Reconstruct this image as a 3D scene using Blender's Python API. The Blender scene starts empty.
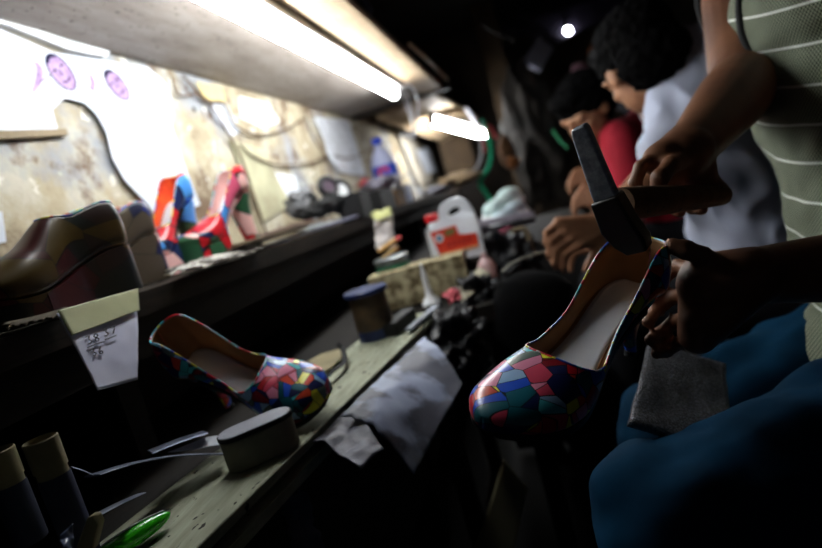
import bpy, bmesh, math, random
from mathutils import Vector, Matrix, noise, Quaternion
V = Vector
random.seed(7)
sc = bpy.context.scene
COL = sc.collection
ZC = 0.9
FPX = 550.0
# ------------------------------------------------------------------ camera frame
_ya, _pi, _ro = math.radians(14.2), math.radians(7.7), math.atan2(.27, .963)
FW = V((-math.sin(_ya)*math.cos(_pi), math.cos(_ya)*math.cos(_pi), -math.sin(_pi)))
_R0 = V((math.cos(_ya), math.sin(_ya), 0)); _U0 = _R0.cross(FW)
RT = math.cos(_ro)*_R0 - math.sin(_ro)*_U0
UP = math.sin(_ro)*_R0 + math.cos(_ro)*_U0
CAM = V((0, 0, ZC))
def ray(px, py): return FW + (px-411)/FPX*RT + (274-py)/FPX*UP
def P(px, py, d): return CAM + ray(px, py)*d
def onX(px, py, x):
    r = ray(px, py); return CAM + r*(x/r.x)
def onZ(px, py, z):
    r = ray(px, py); return CAM + r*((z-ZC)/r.z)
def onY(px, py, y):
    r = ray(px, py); return CAM + r*(y/r.y)
cd = bpy.data.cameras.new('camera'); cam = bpy.data.objects.new('camera', cd); COL.objects.link(cam)
cd.sensor_width = 36; cd.lens = FPX*36/822; cd.clip_start = .02
cam.matrix_world = Matrix(((RT.x, UP.x, -FW.x, 0), (RT.y, UP.y, -FW.y, 0), (RT.z, UP.z, -FW.z, ZC), (0, 0, 0, 1)))
cd.dof.use_dof = True; cd.dof.focus_distance = .51; cd.dof.aperture_fstop = 3.0
sc.camera = cam
# ------------------------------------------------------------------ materials
def C3(h, a=1):
    if isinstance(h, str):
        h = h.lstrip('#'); c = [int(h[i:i+2], 16)/255 for i in (0, 2, 4)]
        c = [x/12.92 if x <= .04045 else ((x+.055)/1.055)**2.4 for x in c]
    else: c = list(h)
    return (*c, a)
class NT:
    def __init__(s, name):
        s.m = bpy.data.materials.new(name); s.m.use_nodes = True
        s.t = s.m.node_tree; s.b = s.t.nodes['Principled BSDF']
    def n(s, ty, **k):
        x = s.t.nodes.new(ty)
        for a, b in k.items():
            if a.startswith('i_'): x.inputs[a[2:].replace('_', ' ')].default_value = b
            else: setattr(x, a, b)
        return x
    def l(s, a, b): s.t.links.new(a, b)
    def math(s, op, a, b=None):
        x = s.n('ShaderNodeMath', operation=op)
        for i, v in enumerate((a, b)):
            if v is None: continue
            if hasattr(v, 'links') or hasattr(v, 'is_linked'): s.l(v, x.inputs[i])
            else: x.inputs[i].default_value = v
        return x.outputs[0]
    def ramp(s, fac, stops, interp='LINEAR'):
        r = s.n('ShaderNodeValToRGB'); r.color_ramp.interpolation = interp
        e = r.color_ramp.elements
        while len(e) < len(stops): e.new(.5)
        for i, (p, c) in enumerate(stops): e[i].position = p; e[i].color = C3(c)
        s.l(fac, r.inputs[0]); return r.outputs[0]
    def mix(s, fac, a, b):
        x = s.n('ShaderNodeMix', data_type='RGBA')
        for i, v in ((0, fac), (6, a), (7, b)):
            if hasattr(v, 'is_linked'): s.l(v, x.inputs[i])
            else: x.inputs[i].default_value = v if i == 0 else C3(v)
        return x.outputs[2]
    def noise(s, scale, detail=4, vec=None, rough=.55):
        x = s.n('ShaderNodeTexNoise'); x.inputs['Scale'].default_value = scale
        x.inputs['Detail'].default_value = detail; x.inputs['Roughness'].default_value = rough
        s.l(vec if vec else s.obj(), x.inputs['Vector']); return x.outputs['Fac']
    def obj(s):
        if not hasattr(s, '_o'): s._o = s.n('ShaderNodeTexCoord').outputs['Object']
        return s._o
    def mapv(s, scale=(1, 1, 1), rot=(0, 0, 0), loc=(0, 0, 0)):
        x = s.n('ShaderNodeMapping'); x.inputs['Scale'].default_value = scale
        x.inputs['Rotation'].default_value = rot; x.inputs['Location'].default_value = loc
        s.l(s.obj(), x.inputs['Vector']); return x.outputs[0]
    def bump(s, h, strength=.3, dist=.002):
        x = s.n('ShaderNodeBump'); x.inputs['Strength'].default_value = strength
        x.inputs['Distance'].default_value = dist; s.l(h, x.inputs['Height']); s.l(x.outputs[0], s.b.inputs['Normal'])
def mat(name, col, rough=.6, metal=0, col2=None, ns=20, bump=.15, bd=.001, spec=.4, stretch=None, coat=0, trans=0, alpha=1, lo=.35, hi=.68):
    t = NT(name); b = t.b
    v = t.mapv(stretch) if stretch else None
    f = t.noise(ns, 5, v)
    if col2 is None:
        c = C3(col); col2 = tuple(x*.72 for x in c[:3])
    t.l(t.ramp(f, [(lo, col2), (hi, col)]), b.inputs['Base Color'])
    b.inputs['Roughness'].default_value = rough; b.inputs['Metallic'].default_value = metal
    b.inputs['Specular IOR Level'].default_value = spec
    b.inputs['Coat Weight'].default_value = coat; b.inputs['Transmission Weight'].default_value = trans
    b.inputs['Alpha'].default_value = alpha
    if bump: t.bump(f, bump, bd)
    return t.m
def emit(name, col, st):
    t = NT(name); t.b.inputs['Base Color'].default_value = C3(col)
    t.b.inputs['Emission Color'].default_value = C3(col); t.b.inputs['Emission Strength'].default_value = st
    return t.m
PAL = ['#101a4a', '#b01522', '#1d4fc4', '#e08aa8', '#46b8c4', '#7d0e1c', '#e3dd3a', '#0e5a66', '#c8405a', '#8fb4d8', '#56665e', '#d2452a']
def mosaic(name, scale, seed, pal=PAL, line=.035, rough=.3):
    t = NT(name); b = t.b
    v = t.mapv((1, 1, 1), (.3+seed, .5, seed*.7), (seed, seed*.3, 0))
    def vor(feat):
        x = t.n('ShaderNodeTexVoronoi', feature=feat); x.inputs['Scale'].default_value = scale
        t.l(v, x.inputs['Vector']); return x
    v1 = vor('F1'); ve = vor('DISTANCE_TO_EDGE')
    sub = t.n('ShaderNodeVectorMath', operation='SUBTRACT'); sc1 = t.n('ShaderNodeVectorMath', operation='SCALE')
    t.l(v, sub.inputs[0]); t.l(v1.outputs['Position'], sub.inputs[1])
    d = t.n('ShaderNodeVectorMath', operation='SUBTRACT'); t.l(v1.outputs['Color'], d.inputs[0]); d.inputs[1].default_value = (.5, .5, .5)
    nn = t.n('ShaderNodeVectorMath', operation='NORMALIZE'); t.l(d.outputs[0], nn.inputs[0])
    dt = t.n('ShaderNodeVectorMath', operation='DOT_PRODUCT'); t.l(sub.outputs[0], dt.inputs[0]); t.l(nn.outputs[0], dt.inputs[1])
    side = t.math('GREATER_THAN', dt.outputs['Value'], 0)
    sep = t.n('ShaderNodeSeparateColor'); t.l(v1.outputs['Color'], sep.inputs[0])
    key = t.math('FRACT', t.math('ADD', t.math('MULTIPLY', sep.outputs[0], 3.7), t.math('MULTIPLY', side, .413)))
    n = len(pal)
    cr = t.ramp(key, [(i/n, c) for i, c in enumerate(pal)], 'CONSTANT')
    e1 = t.math('LESS_THAN', ve.outputs['Distance'], line)
    e2 = t.math('LESS_THAN', t.math('ABSOLUTE', dt.outputs['Value']), line/scale)
    e = t.math('MAXIMUM', e1, e2)
    t.l(t.mix(e, cr, '#0a0a10'), b.inputs['Base Color'])
    b.inputs['Roughness'].default_value = rough; b.inputs['Specular IOR Level'].default_value = .45
    t.bump(t.noise(260, 2), .06, .0004)
    return t.m
# ------------------------------------------------------------------ mesh helpers
def link(name, me, m=None, parent=None, mw=None, smooth=True):
    o = bpy.data.objects.new(name, me); COL.objects.link(o)
    if m is not None:
        for x in (m if isinstance(m, (list, tuple)) else [m]): me.materials.append(x)
    if parent: o.parent = parent
    if mw is not None: o.matrix_local = mw
    if smooth and len(me.polygons): me.polygons.foreach_set('use_smooth', [True]*len(me.polygons))
    return o
def autosm(o, ang=40):
    me = o.data; bm = bmesh.new(); bm.from_mesh(me)
    for e in bm.edges:
        if len(e.link_faces) == 2 and e.calc_face_angle(0) > math.radians(ang): e.smooth = False
    bm.to_mesh(me); bm.free(); return o
def mk(name, vs, fs, m=None, parent=None, mw=None, smooth=True, sharp=40, recalc=True):
    me = bpy.data.meshes.new(name); me.from_pydata([tuple(v) for v in vs], [], fs); me.update()
    if recalc:
        bm = bmesh.new(); bm.from_mesh(me); bmesh.ops.recalc_face_normals(bm, faces=bm.faces); bm.to_mesh(me); bm.free()
    o = link(name, me, m, parent, mw, smooth)
    if smooth and sharp: autosm(o, sharp)
    return o
def tag(o, label=None, cat=None, group=None, kind=None):
    if label: o['label'] = label
    if cat: o['category'] = cat
    if group: o['group'] = group
    if kind: o['kind'] = kind
    return o
def struct(o): o['kind'] = 'structure'; return o
def thing(name, label, cat, mw=Matrix(), group=None):
    o = bpy.data.objects.new(name, None); COL.objects.link(o); o.empty_display_size = .02
    o.matrix_world = mw; return tag(o, label, cat, group)
def frame(org, x, z):
    """matrix with local x along x, z near z"""
    x = V(x).normalized(); z = V(z); y = z.cross(x).normalized(); z = x.cross(y).normalized()
    M = Matrix((x, y, z)).transposed().to_4x4(); M.translation = V(org); return M
def T(p, rz=0): return Matrix.Translation(V(p)) @ Matrix.Rotation(rz, 4, 'Z')
def box(name, c, s, m, parent=None, mw=None, bev=.002, wob=0):
    bm = bmesh.new(); bmesh.ops.create_cube(bm, size=1)
    for v in bm.verts: v.co = V((v.co.x*s[0]+c[0], v.co.y*s[1]+c[1], v.co.z*s[2]+c[2]))
    if wob: bmesh.ops.subdivide_edges(bm, edges=bm.edges, cuts=6, use_grid_fill=True)
    if bev and not wob: bmesh.ops.bevel(bm, geom=bm.edges, offset=min(bev, min(s)*.4), segments=2, affect='EDGES')
    if wob:
        for v in bm.verts: v.co += noise.noise_vector(v.co*(.35/min(s)))*wob
    me = bpy.data.meshes.new(name); bm.to_mesh(me); bm.free()
    o = link(name, me, m, parent, mw); return autosm(o, 35)
def sweep(pts, rad, n=10, closed=False, flat=1.0, upv=None):
    """verts, faces of a tube through pts"""
    pts = [V(p) for p in pts]; N = len(pts)
    if not isinstance(rad, (list, tuple)): rad = [rad]*N
    vs = []; fs = []; pn = None
    for i, p in enumerate(pts):
        if closed: t = pts[(i+1) % N]-pts[i-1]
        else: t = pts[min(i+1, N-1)]-pts[max(i-1, 0)]
        t.normalize()
        if pn is None:
            a = V(upv) if upv else (V((0, 0, 1)) if abs(t.z) < .9 else V((1, 0, 0)))
            pn = (a-t*a.dot(t)).normalized()
        else: pn = (pn-t*pn.dot(t)).normalized()
        b = t.cross(pn)
        for k in range(n):
            a = 2*math.pi*k/n; vs.append(p+pn*math.cos(a)*rad[i]*flat+b*math.sin(a)*rad[i])
    M = N if closed else N-1
    for i in range(M):
        for k in range(n):
            j = (i+1) % N
            fs.append((i*n+k, i*n+(k+1) % n, j*n+(k+1) % n, j*n+k))
    if not closed: fs.append(tuple(range(n))[::-1]); fs.append(tuple((N-1)*n+k for k in range(n)))
    return vs, fs
def spline(pts, k=8, closed=False):
    pts = [V(p) for p in pts]; N = len(pts); out = []
    for i in range(N if closed else N-1):
        if closed: a, b, c, d = pts[i-1], pts[i], pts[(i+1) % N], pts[(i+2) % N]
        else: a, b, c, d = pts[max(i-1, 0)], pts[i], pts[i+1], pts[min(i+2, N-1)]
        for j in range(k):
            t = j/k; out.append(.5*((2*b)+(c-a)*t+(2*a-5*b+4*c-d)*t*t+(3*b-a-3*c+d)*t**3))
    if not closed: out.append(pts[-1])
    return out
def tube(name, pts, r, m, parent=None, mw=None, n=10, closed=False, sm=8, flat=1., upv=None):
    if sm:
        if isinstance(r, (list, tuple)):
            rr = []
            for i in range(len(r)-1): rr += [r[i]+(r[i+1]-r[i])*j/sm for j in range(sm)]
            r = rr+[r[-1]] if not closed else rr
        pts = spline(pts, sm, closed)
    vs, fs = sweep(pts, r, n, closed, flat, upv)
    return mk(name, vs, fs, m, parent, mw)
def lathe(name, prof, m, parent=None, mw=None, n=32, sx=1, sy=1, cap=True, sharp=40):
    vs = []; fs = []
    for r, z in prof:
        for k in range(n):
            a = 2*math.pi*k/n; vs.append((r*math.cos(a)*sx, r*math.sin(a)*sy, z))
    for i in range(len(prof)-1):
        for k in range(n): fs.append((i*n+k, i*n+(k+1) % n, (i+1)*n+(k+1) % n, (i+1)*n+k))
    if cap: fs.append(tuple(range(n))[::-1]); fs.append(tuple((len(prof)-1)*n+k for k in range(n)))
    return mk(name, vs, fs, m, parent, mw, sharp=sharp)
def prism(name, poly, ext, m, parent=None, mw=None, bev=0):
    """solid between polygon (3D pts) and the polygon shifted by ext"""
    n = len(poly); vs = [V(p) for p in poly]+[V(p)+V(ext) for p in poly]
    fs = [tuple(range(n)), tuple(range(n, 2*n))[::-1]]+[(i, (i+1) % n, n+(i+1) % n, n+i) for i in range(n)]
    o = mk(name, vs, fs, m, parent, mw, sharp=30)
    if bev:
        b = o.modifiers.new('b', 'BEVEL'); b.width = bev; b.segments = 2; b.limit_method = 'ANGLE'
    return o
def sheet(name, c00, c10, c11, c01, m, parent=None, nu=24, nv=24, wave=.004, ws=14, thick=.0012, sag=0, curl=None, rag=0, seed=0):
    """cloth or paper between four corners, with creases and real thickness"""
    c00, c10, c11, c01 = map(V, (c00, c10, c11, c01))
    nrm = (c10-c00).cross(c01-c00).normalized(); vs = []; fs = []
    for j in range(nv+1):
        for i in range(nu+1):
            u, v = i/nu, j/nv
            if rag:
                u2 = u+(noise.noise(V((v*9+seed, 3, 1)))*rag*(abs(u-.5)*2)**3)*(1 if u > .5 else -1)
                v2 = v+(noise.noise(V((u*9+seed, 7, 5)))*rag*(abs(v-.5)*2)**3)*(1 if v > .5 else -1)
            else: u2, v2 = u, v
            p = c00*(1-u2)*(1-v2)+c10*u2*(1-v2)+c11*u2*v2+c01*(1-u2)*v2
            p += nrm*(wave*(noise.noise(p*ws+V((seed, 0, 0)))*1.6+.5*noise.noise(p*ws*3+V((seed, 9, 0)))))
            if sag: p += V((0, 0, -sag))*math.sin(math.pi*u)*math.sin(math.pi*v)
            if curl: p += V(curl(u, v))
            vs.append(p)
    for j in range(nv):
        for i in range(nu):
            a = j*(nu+1)+i; fs.append((a, a+1, a+nu+2, a+nu+1))
    o = mk(name, vs, fs, m, parent)
    s = o.modifiers.new('s', 'SOLIDIFY'); s.thickness = thick; s.offset = 0
    return o
def lump(name, c, r, m, parent=None, amp=.25, fs=2.2, sub=5, seed=0, M=None, ridge=0):
    bm = bmesh.new(); bmesh.ops.create_icosphere(bm, subdivisions=sub, radius=1)
    for v in bm.verts:
        n = v.co.normalized(); a = 1+amp*noise.noise(n*fs+V((seed, 0, 0)))
        if ridge: a += ridge*(1-abs(noise.noise(n*fs*2.2+V((0, seed, 3))))*2.4)
        v.co = V((n.x*r[0], n.y*r[1], n.z*r[2]))*a
    if M: bmesh.ops.transform(bm, matrix=M, verts=bm.verts)
    bmesh.ops.translate(bm, vec=V(c), verts=bm.verts)
    me = bpy.data.meshes.new(name); bm.to_mesh(me); bm.free()
    return link(name, me, m, parent)
# ---- organic bodies: tapered capsules and ellipsoids fused into ONE continuous surface
class Body:
    def __init__(s): s.vs = []; s.fs = []
    def add(s, vs, fs):
        b = len(s.vs); s.vs += [V(v) for v in vs]; s.fs += [tuple(i+b for i in f) for f in fs]
    def cap(s, p0, r0, p1, r1, n=20, flat=1., up=None, ends=True):
        p0, p1 = V(p0), V(p1); d = p1-p0; L = d.length; t = d/L if L > 1e-6 else V((0, 0, 1))
        pts = []; rs = []
        if ends:
            for k in range(5): a = math.pi/2*(1-k/5); pts.append(p0-t*r0*math.sin(a)); rs.append(max(r0*math.cos(a), r0*.03))
        m = max(2, int(L/.03)+1)
        for k in range(m+1): pts.append(p0+d*k/m); rs.append(r0+(r1-r0)*k/m)
        if ends:
            for k in range(1, 6): a = math.pi/2*k/5; pts.append(p1+t*r1*math.sin(a)); rs.append(max(r1*math.cos(a), r1*.03))
        s.add(*sweep(pts, rs, n, False, flat, up))
    def chain(s, pts, rs, **k):
        for i in range(len(pts)-1): s.cap(pts[i], rs[i], pts[i+1], rs[i+1], **k)
    def ell(s, c, r, M=None, n=24):
        vs = []; fs = []
        for i in range(n//2+1):
            th = math.pi*i/(n//2)
            for k in range(n):
                a = 2*math.pi*k/n
                p = V((max(math.sin(th), .002)*math.cos(a)*r[0], max(math.sin(th), .002)*math.sin(a)*r[1], math.cos(th)*r[2]))
                vs.append(V(c)+(M @ p if M else p))
        for i in range(n//2):
            for k in range(n): fs.append((i*n+k, (i+1)*n+k, (i+1)*n+(k+1) % n, i*n+(k+1) % n))
        fs.append(tuple(range(n))); fs.append(tuple(n//2*n+k for k in range(n))[::-1])
        s.add(vs, fs)
    def build(s, name, m, parent=None, vox=.005, smooth=6, disp=None, mw=None):
        me = bpy.data.meshes.new('tmp'); me.from_pydata([tuple(v) for v in s.vs], [], s.fs)
        o = bpy.data.objects.new('tmp', me); COL.objects.link(o)
        r = o.modifiers.new('r', 'REMESH'); r.mode = 'VOXEL'; r.voxel_size = vox; r.adaptivity = 0
        if smooth:
            q = o.modifiers.new('q', 'SMOOTH'); q.iterations = smooth; q.factor = .5
        dg = bpy.context.evaluated_depsgraph_get(); dg.update()
        nm = bpy.data.meshes.new_from_object(o.evaluated_get(dg)); bpy.data.objects.remove(o)
        if disp:
            ns = [v.normal.copy() for v in nm.vertices]
            for v, n in zip(nm.vertices, ns): v.co += n*disp(v.co)
        nm.name = name; nm.materials.clear(); nm.update()
        return link(name, nm, m, parent, mw)
def head(B, c, fwd, up, k=1.0):
    """skull, jaw, brow, nose, lips, chin, ears, eyes around centre c"""
    M4 = frame((0, 0, 0), fwd, up); M = M4.to_3x3(); c = V(c)
    q = lambda x, y, z: c+M @ V((x, y, z))*k
    B.ell(q(-.012, 0, .025), (.096*k, .077*k, .088*k), M); B.ell(q(.018, 0, -.035), (.068*k, .060*k, .075*k), M)
    B.ell(q(.058, 0, -.092), (.026*k, .026*k, .022*k), M)
    for s in (-1, 1):
        B.ell(q(.052, s*.036, -.02), (.028*k, .022*k, .02*k), M)
        B.ell(q(.074, s*.030, .012), (.013*k, .015*k, .009*k), M)
        B.cap(q(.086, s*.008, .027), .008*k, q(.07, s*.05, .027), .008*k)
        B.ell(q(-.005, s*.079, -.005), (.018*k, .008*k, .030*k), M)
        B.cap(q(.088, 0, -.060+s*.006), .007*k, q(.08, s*.018, -.058), .005*k)
        B.cap(q(.088, 0, -.067), .006*k, q(.08, s*.018, -.06), .004*k)
        B.ell(q(.096, s*.010, -.034), (.009*k, .007*k, .007*k), M)
    B.cap(q(.086, 0, .02), .008*k, q(.108, 0, -.028), .011*k)
def headhair(name, c, fwd, up, m, parent, k=1.0, length=.0, seed=0):
    M = frame((0, 0, 0), fwd, up).to_3x3(); c = V(c); B = Body()
    q = lambda x, y, z: c+M @ V((x, y, z))*k
    B.ell(q(-.022, 0, .045), (.102*k, .086*k, .082*k), M)
    B.ell(q(-.05, 0, .0-length), (.068*k, .080*k, .075*k), M)
    B.ell(q(.035, 0, .082), (.055*k, .066*k, .035*k), M)
    for s in (-1, 1): B.ell(q(-.005, s*.068, .03), (.04*k, .016*k, .035*k), M)
    o = B.build(name, m, parent, .005, 3, lambda p: .006*noise.noise(p*60+V((seed, 0, 0)))+.004*noise.noise(V((p.x*220, p.y*220, p.z*60))))
    return o
def finger(B, pts, r=.008, taper=.8):
    n = len(pts)
    for i in range(n-1): B.cap(pts[i], r*(1-(1-taper)*i/(n-1)), pts[i+1], r*(1-(1-taper)*(i+1)/(n-1)), n=14)
    for p in pts[1:-1]: B.ell(p, (r*1.04,)*3, n=12)
def nails(fingers, m, parent):
    for pts, nv in fingers:
        a, b = V(pts[-2]), V(pts[-1]); t = (b-a).normalized(); n = V(nv); n = (n-t*n.dot(t)).normalized()
        bm_v = []; y = n.cross(t)
        for i in range(5):
            for j in range(5):
                u, w = (i-2)/2, (j-2)/2
                bm_v.append(b+t*(u*.005+.001)+y*(w*.0042*(1-.12*abs(u)))+n*(.0066-.0016*w*w-.0006*u*u))
        f = [(i*5+j, i*5+j+1, i*5+j+6, i*5+j+5) for i in range(4) for j in range(4)]
        o = mk('fingernail', bm_v, f, m, parent); s = o.modifiers.new('s', 'SOLIDIFY'); s.thickness = .0007
# ================================================================== MATERIALS
def wall_mat():
    t = NT('grimy_plaster'); b = t.b
    base = t.ramp(t.noise(5, 8, rough=.7), [(.32, '#6a5c48'), (.42, '#8d8068'), (.52, '#a79b80'), (.62, '#b9b3a2')])
    g = t.ramp(t.noise(2.3, 6, t.mapv((1, 1, 1), loc=(3, 1, 7)), .65), [(.52, (0, 0, 0)), (.6, (1, 1, 1))])
    c = t.mix(g, base, '#8f9296')
    br = t.ramp(t.noise(9, 7, t.mapv((1, 1, 1), loc=(9, 4, 2)), .7), [(.53, (0, 0, 0)), (.62, (.9, .9, .9))])
    c = t.mix(br, c, '#5f4833')
    wf = t.ramp(t.noise(22, 5, t.mapv((1, 1, 1), loc=(5, 5, 5)), .6), [(.62, (0, 0, 0)), (.66, (1, 1, 1))])
    c = t.mix(wf, c, '#d6d2c6')
    vo = t.n('ShaderNodeTexVoronoi'); vo.inputs['Scale'].default_value = 7; t.l(t.mapv((1, 1, 1), loc=(1.3, .2, .4)), vo.inputs['Vector'])
    dk = t.math('LESS_THAN', t.math('ADD', vo.outputs['Distance'], t.math('MULTIPLY', t.noise(40, 3), .16)), .16)
    c = t.mix(dk, c, '#2c2622')
    t.l(c, b.inputs['Base Color']); b.inputs['Roughness'].default_value = .85
    t.bump(t.noise(18, 9, rough=.7), .5, .006)
    return t.m
def wood(name, c1, c2, stretch=(3, .6, 3), ns=14, rough=.7, specks=True, spk='#201a14'):
    t = NT(name); b = t.b
    c = t.ramp(t.noise(ns, 8, t.mapv(stretch), .65), [(.3, c2), (.7, c1)])
    st = t.ramp(t.noise(4, 5, t.mapv((1, 1, 1), loc=(2, 2, 2))), [(.5, (0, 0, 0)), (.75, (.7, .7, .7))])
    c = t.mix(st, c, c2)
    if specks:
        sp = t.ramp(t.noise(120, 2, t.mapv((1, .5, 1))), [(.66, (0, 0, 0)), (.7, (1, 1, 1))]); c = t.mix(sp, c, spk)
    t.l(c, b.inputs['Base Color']); b.inputs['Roughness'].default_value = rough; b.inputs['Specular IOR Level'].default_value = .18
    t.bump(t.noise(ns*3, 6, t.mapv(stretch)), .3, .001)
    return t.m
M_wall = wall_mat()
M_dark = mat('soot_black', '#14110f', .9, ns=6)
M_ceil = mat('dark_ceiling', '#15120f', .9, ns=4)
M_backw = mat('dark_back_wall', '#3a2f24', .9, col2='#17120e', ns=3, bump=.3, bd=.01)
M_boardL = wood('grey_ceiling_board', '#a09890', '#766c66', (2, .5, 2), 10)
M_boardR = wood('beige_board', '#c9b294', '#a58c6c', (2, .4, 2), 8, specks=False)
M_shelfw = wood('grimy_shelf_wood', '#32281f', '#120e0b', (6, .6, 6), 12)
M_bench = wood('pale_bench_ply', '#a9ac98', '#767a66', (5, .7, 5), 16)
M_darkw = wood('dark_bench_wood', '#1d1813', '#0b0907', (6, .6, 6), 12)
M_white = mat('white_plastic', '#e6e8ea', .4, ns=8, col2='#d0d2d4', bump=0)
M_paper = mat('white_paper', '#e6e8ee', .8, ns=6, col2='#cfd3dc', bump=.1)
M_tubeL = emit('tube_glow', (.95, .985, 1.0), 50)
M_tubeB = emit('second_tube_glow', (.96, .98, 1.0), 90)
M_bulb = emit('bulb_glow', (.9, .92, 1.0), 60)
M_black = mat('black_plastic', '#101012', .4, ns=30)
M_blackm = mat('matt_black', '#0c0c0d', .8, ns=30)
M_rubber = mat('black_rubber', '#131416', .65, ns=80, bump=.4)
M_steel = mat('worn_steel', '#9aa0aa', .35, .9, col2='#5b606a', ns=30)
M_skin1 = mat('brown_skin', '#7a5138', .55, col2='#5c3a28', ns=12, bump=.35, bd=.0012, spec=.35)
M_skin2 = mat('tan_skin', '#a87a5c', .55, col2='#8a5e44', ns=14, bump=.3, bd=.001, spec=.35)
M_nail = mat('fingernail', '#b98f78', .35, ns=30, bump=0)
M_hair = mat('black_hair', '#060506', .9, col2='#020202', ns=60, bump=.5, bd=.003, stretch=(1, 1, .25), spec=.06)
M_red = mat('red_plastic', '#c01a20', .4, ns=20)
M_green = mat('green_cable', '#18a878', .45, ns=20)
M_tan = mat('tan_lining', '#a8825a', .6, col2='#8e6a48', ns=9)
M_cream = mat('cream_card', '#948a68', .8, col2='#756c50', ns=14)
M_brown = wood('brown_wood', '#6e4c30', '#46301e', (1, 4, 4), 14)
# ================================================================== SETTING
Y0, Y1, XR = -1.0, 5.2, 2.2
struct(box('wall_left', (-.85, (Y0+Y1)/2, 1.1), (.1, Y1-Y0, 2.2), M_wall, bev=0))
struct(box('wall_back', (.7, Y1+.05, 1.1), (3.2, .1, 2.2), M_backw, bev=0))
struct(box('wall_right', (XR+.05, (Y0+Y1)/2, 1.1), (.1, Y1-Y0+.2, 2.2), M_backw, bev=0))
struct(box('floor', (.7, (Y0+Y1)/2, -.05), (3.2, Y1-Y0+.2, .1), mat('dirty_floor', '#0e0c0a', .9, ns=5), bev=0))
struct(box('ceiling', (.7, (Y0+Y1)/2, 2.25), (3.2, Y1-Y0+.2, .1), M_ceil, bev=0))
ZO = 1.368     # underside of the overhead board
# ---- overhead board with the tube light
sh = thing('overhead_shelf', 'long overhead board shelf on the stained wall above the tube light', 'shelf', T((-.55, 1.0, ZO)))
inv = sh.matrix_world.inverted()
box('inner_board', (-.055-.0, .3, .014), (.38, 3.0, .024), M_boardL, sh, wob=.004)
box('outer_board', (.198, .3, .010), (.10, 3.0, .024), M_boardR, sh, wob=.003)
box('end_batten', (.02, 1.81, .012), (.52, .05, .045), M_darkw, sh)
tube('torn_edge_strip', [V((.27, .95, .03)), V((.282, 1.2, .022)), V((.278, 1.42, .034)), V((.29, 1.72, .02))], .008, M_boardR, sh)
# ---- tube light 1 (parallel to the wall)
tx = -.452
tl = thing('tube_light', 'long bright fluorescent tube fixed under the overhead shelf', 'lamp', T((tx, 1.50, ZO)))
box('batten', (0, 0, -.010), (.066, 1.70, .018), M_white, tl)
vs, fs = sweep([V((0, -.83, -.040)), V((0, .83, -.040))], .019, 20); mk('tube', vs, fs, M_tubeL, tl)
for s in (-1, 1): box('tube_holder', (0, s*.836, -.036), (.034, .014, .05), M_white, tl, bev=.004)
e = V((tx, 2.335, ZO-.03))
M_cw = mat('white_cable', '#d8d8dc', .5, ns=20, bump=0)
for k, off in enumerate(((.0, .05), (.035, .07), (-.015, .06))):
    tag(tube('lamp_cable', [e+V((off[0]*.3, 0, 0)), e+V((.03+off[0], .05, .012)), e+V((.035+off[0], .11, -.06)), e+V((.01, .14, -.12-off[1])), e+V((-.03*k, .20, -.15))], .004, M_cw),
        ['white flex looping down from the far end of the long tube light', 'outer white flex curling off the end of the long tube light', 'inner white flex hanging under the end of the long tube light'][k], 'cable')
# ---- second bay beyond
s2 = P(385, 112, 3.05)
ob = thing('far_overhead_board', 'pale far board over the short second tube light', 'shelf', Matrix())
prism('board', [P(378, 120, 2.98), P(434, 95, 2.98), P(478, 119, 4.5), P(444, 143, 4.5)], (0, 0, .03), M_boardR, ob)
a, b2 = P(432, 121, 3.45), P(483, 135, 3.9)
d2 = (b2-a).normalized(); L2 = (b2-a).length
t2 = thing('short_tube_light', 'short bright tube light farther along the stall with coloured wires', 'lamp', frame((a+b2)/2, d2, (0, 0, 1)))
box('batten', (0, 0, .034), (L2, .07, .02), M_white, t2)
vs, fs = sweep([V((-L2/2, 0, 0)), V((L2/2, 0, 0))], .027, 20); mk('tube', vs, fs, M_tubeB, t2)
for s in (-1, 1): box('tube_holder', (s*(L2/2+.008), 0, .008), (.016, .05, .07), M_white if s > 0 else M_black, t2)
box('mounting_block', (-L2/2-.02, .0, .05), (.10, .06, .03), M_blackm, t2)
tag(tube('white_wire', [P(466, 107, 3.6), P(472, 116, 3.6), P(480, 132, 3.7), P(482, 138, 3.7)], .011, M_cw), 'thick white wire bent over the end of the short tube light', 'cable')
tag(tube('green_wire', [P(482, 120, 2.8), P(487, 132, 2.75), P(491, 152, 2.7), P(488, 168, 2.65), P(480, 182, 2.6), P(486, 193, 2.6), P(493, 204, 2.6)], .011, M_green), 'green wire hanging from the short tube light to the shelf', 'cable')
tag(tube('red_wire', [P(486, 126, 2.9), P(491, 128, 2.9), P(496, 138, 2.9)], .010, mat('pink_red', '#d04850', .5)), 'short red wire sticking out right of the green wire', 'cable')
tag(tube('red_wire', [P(483, 137, 2.9), P(484, 145, 2.9), P(485, 152, 2.9)], .009, bpy.data.materials['pink_red']), 'red wire stub hanging under the end of the short tube light', 'cable')
tag(tube('grey_wire', [P(480, 138, 2.8), P(481, 155, 2.8), P(476, 168, 2.8), P(466, 176, 2.8)], .006, M_cw), 'thin grey wire curving down left of the green wire', 'cable')
# ---- small bulb far away
bl = thing('round_bulb', 'small round bare bulb glowing in the dark background', 'lamp', Matrix.Translation(P(568, 31, 4.2)))
vs_ = [(max(.026*math.sin(i*math.pi/10), .001), -.026*math.cos(i*math.pi/10)) for i in range(11)]
lathe('globe', vs_, M_bulb, bl)
lathe('socket', [(.012, .024), (.014, .03), (.014, .06), (.004, .07), (.003, .3)], M_black, bl)
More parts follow.
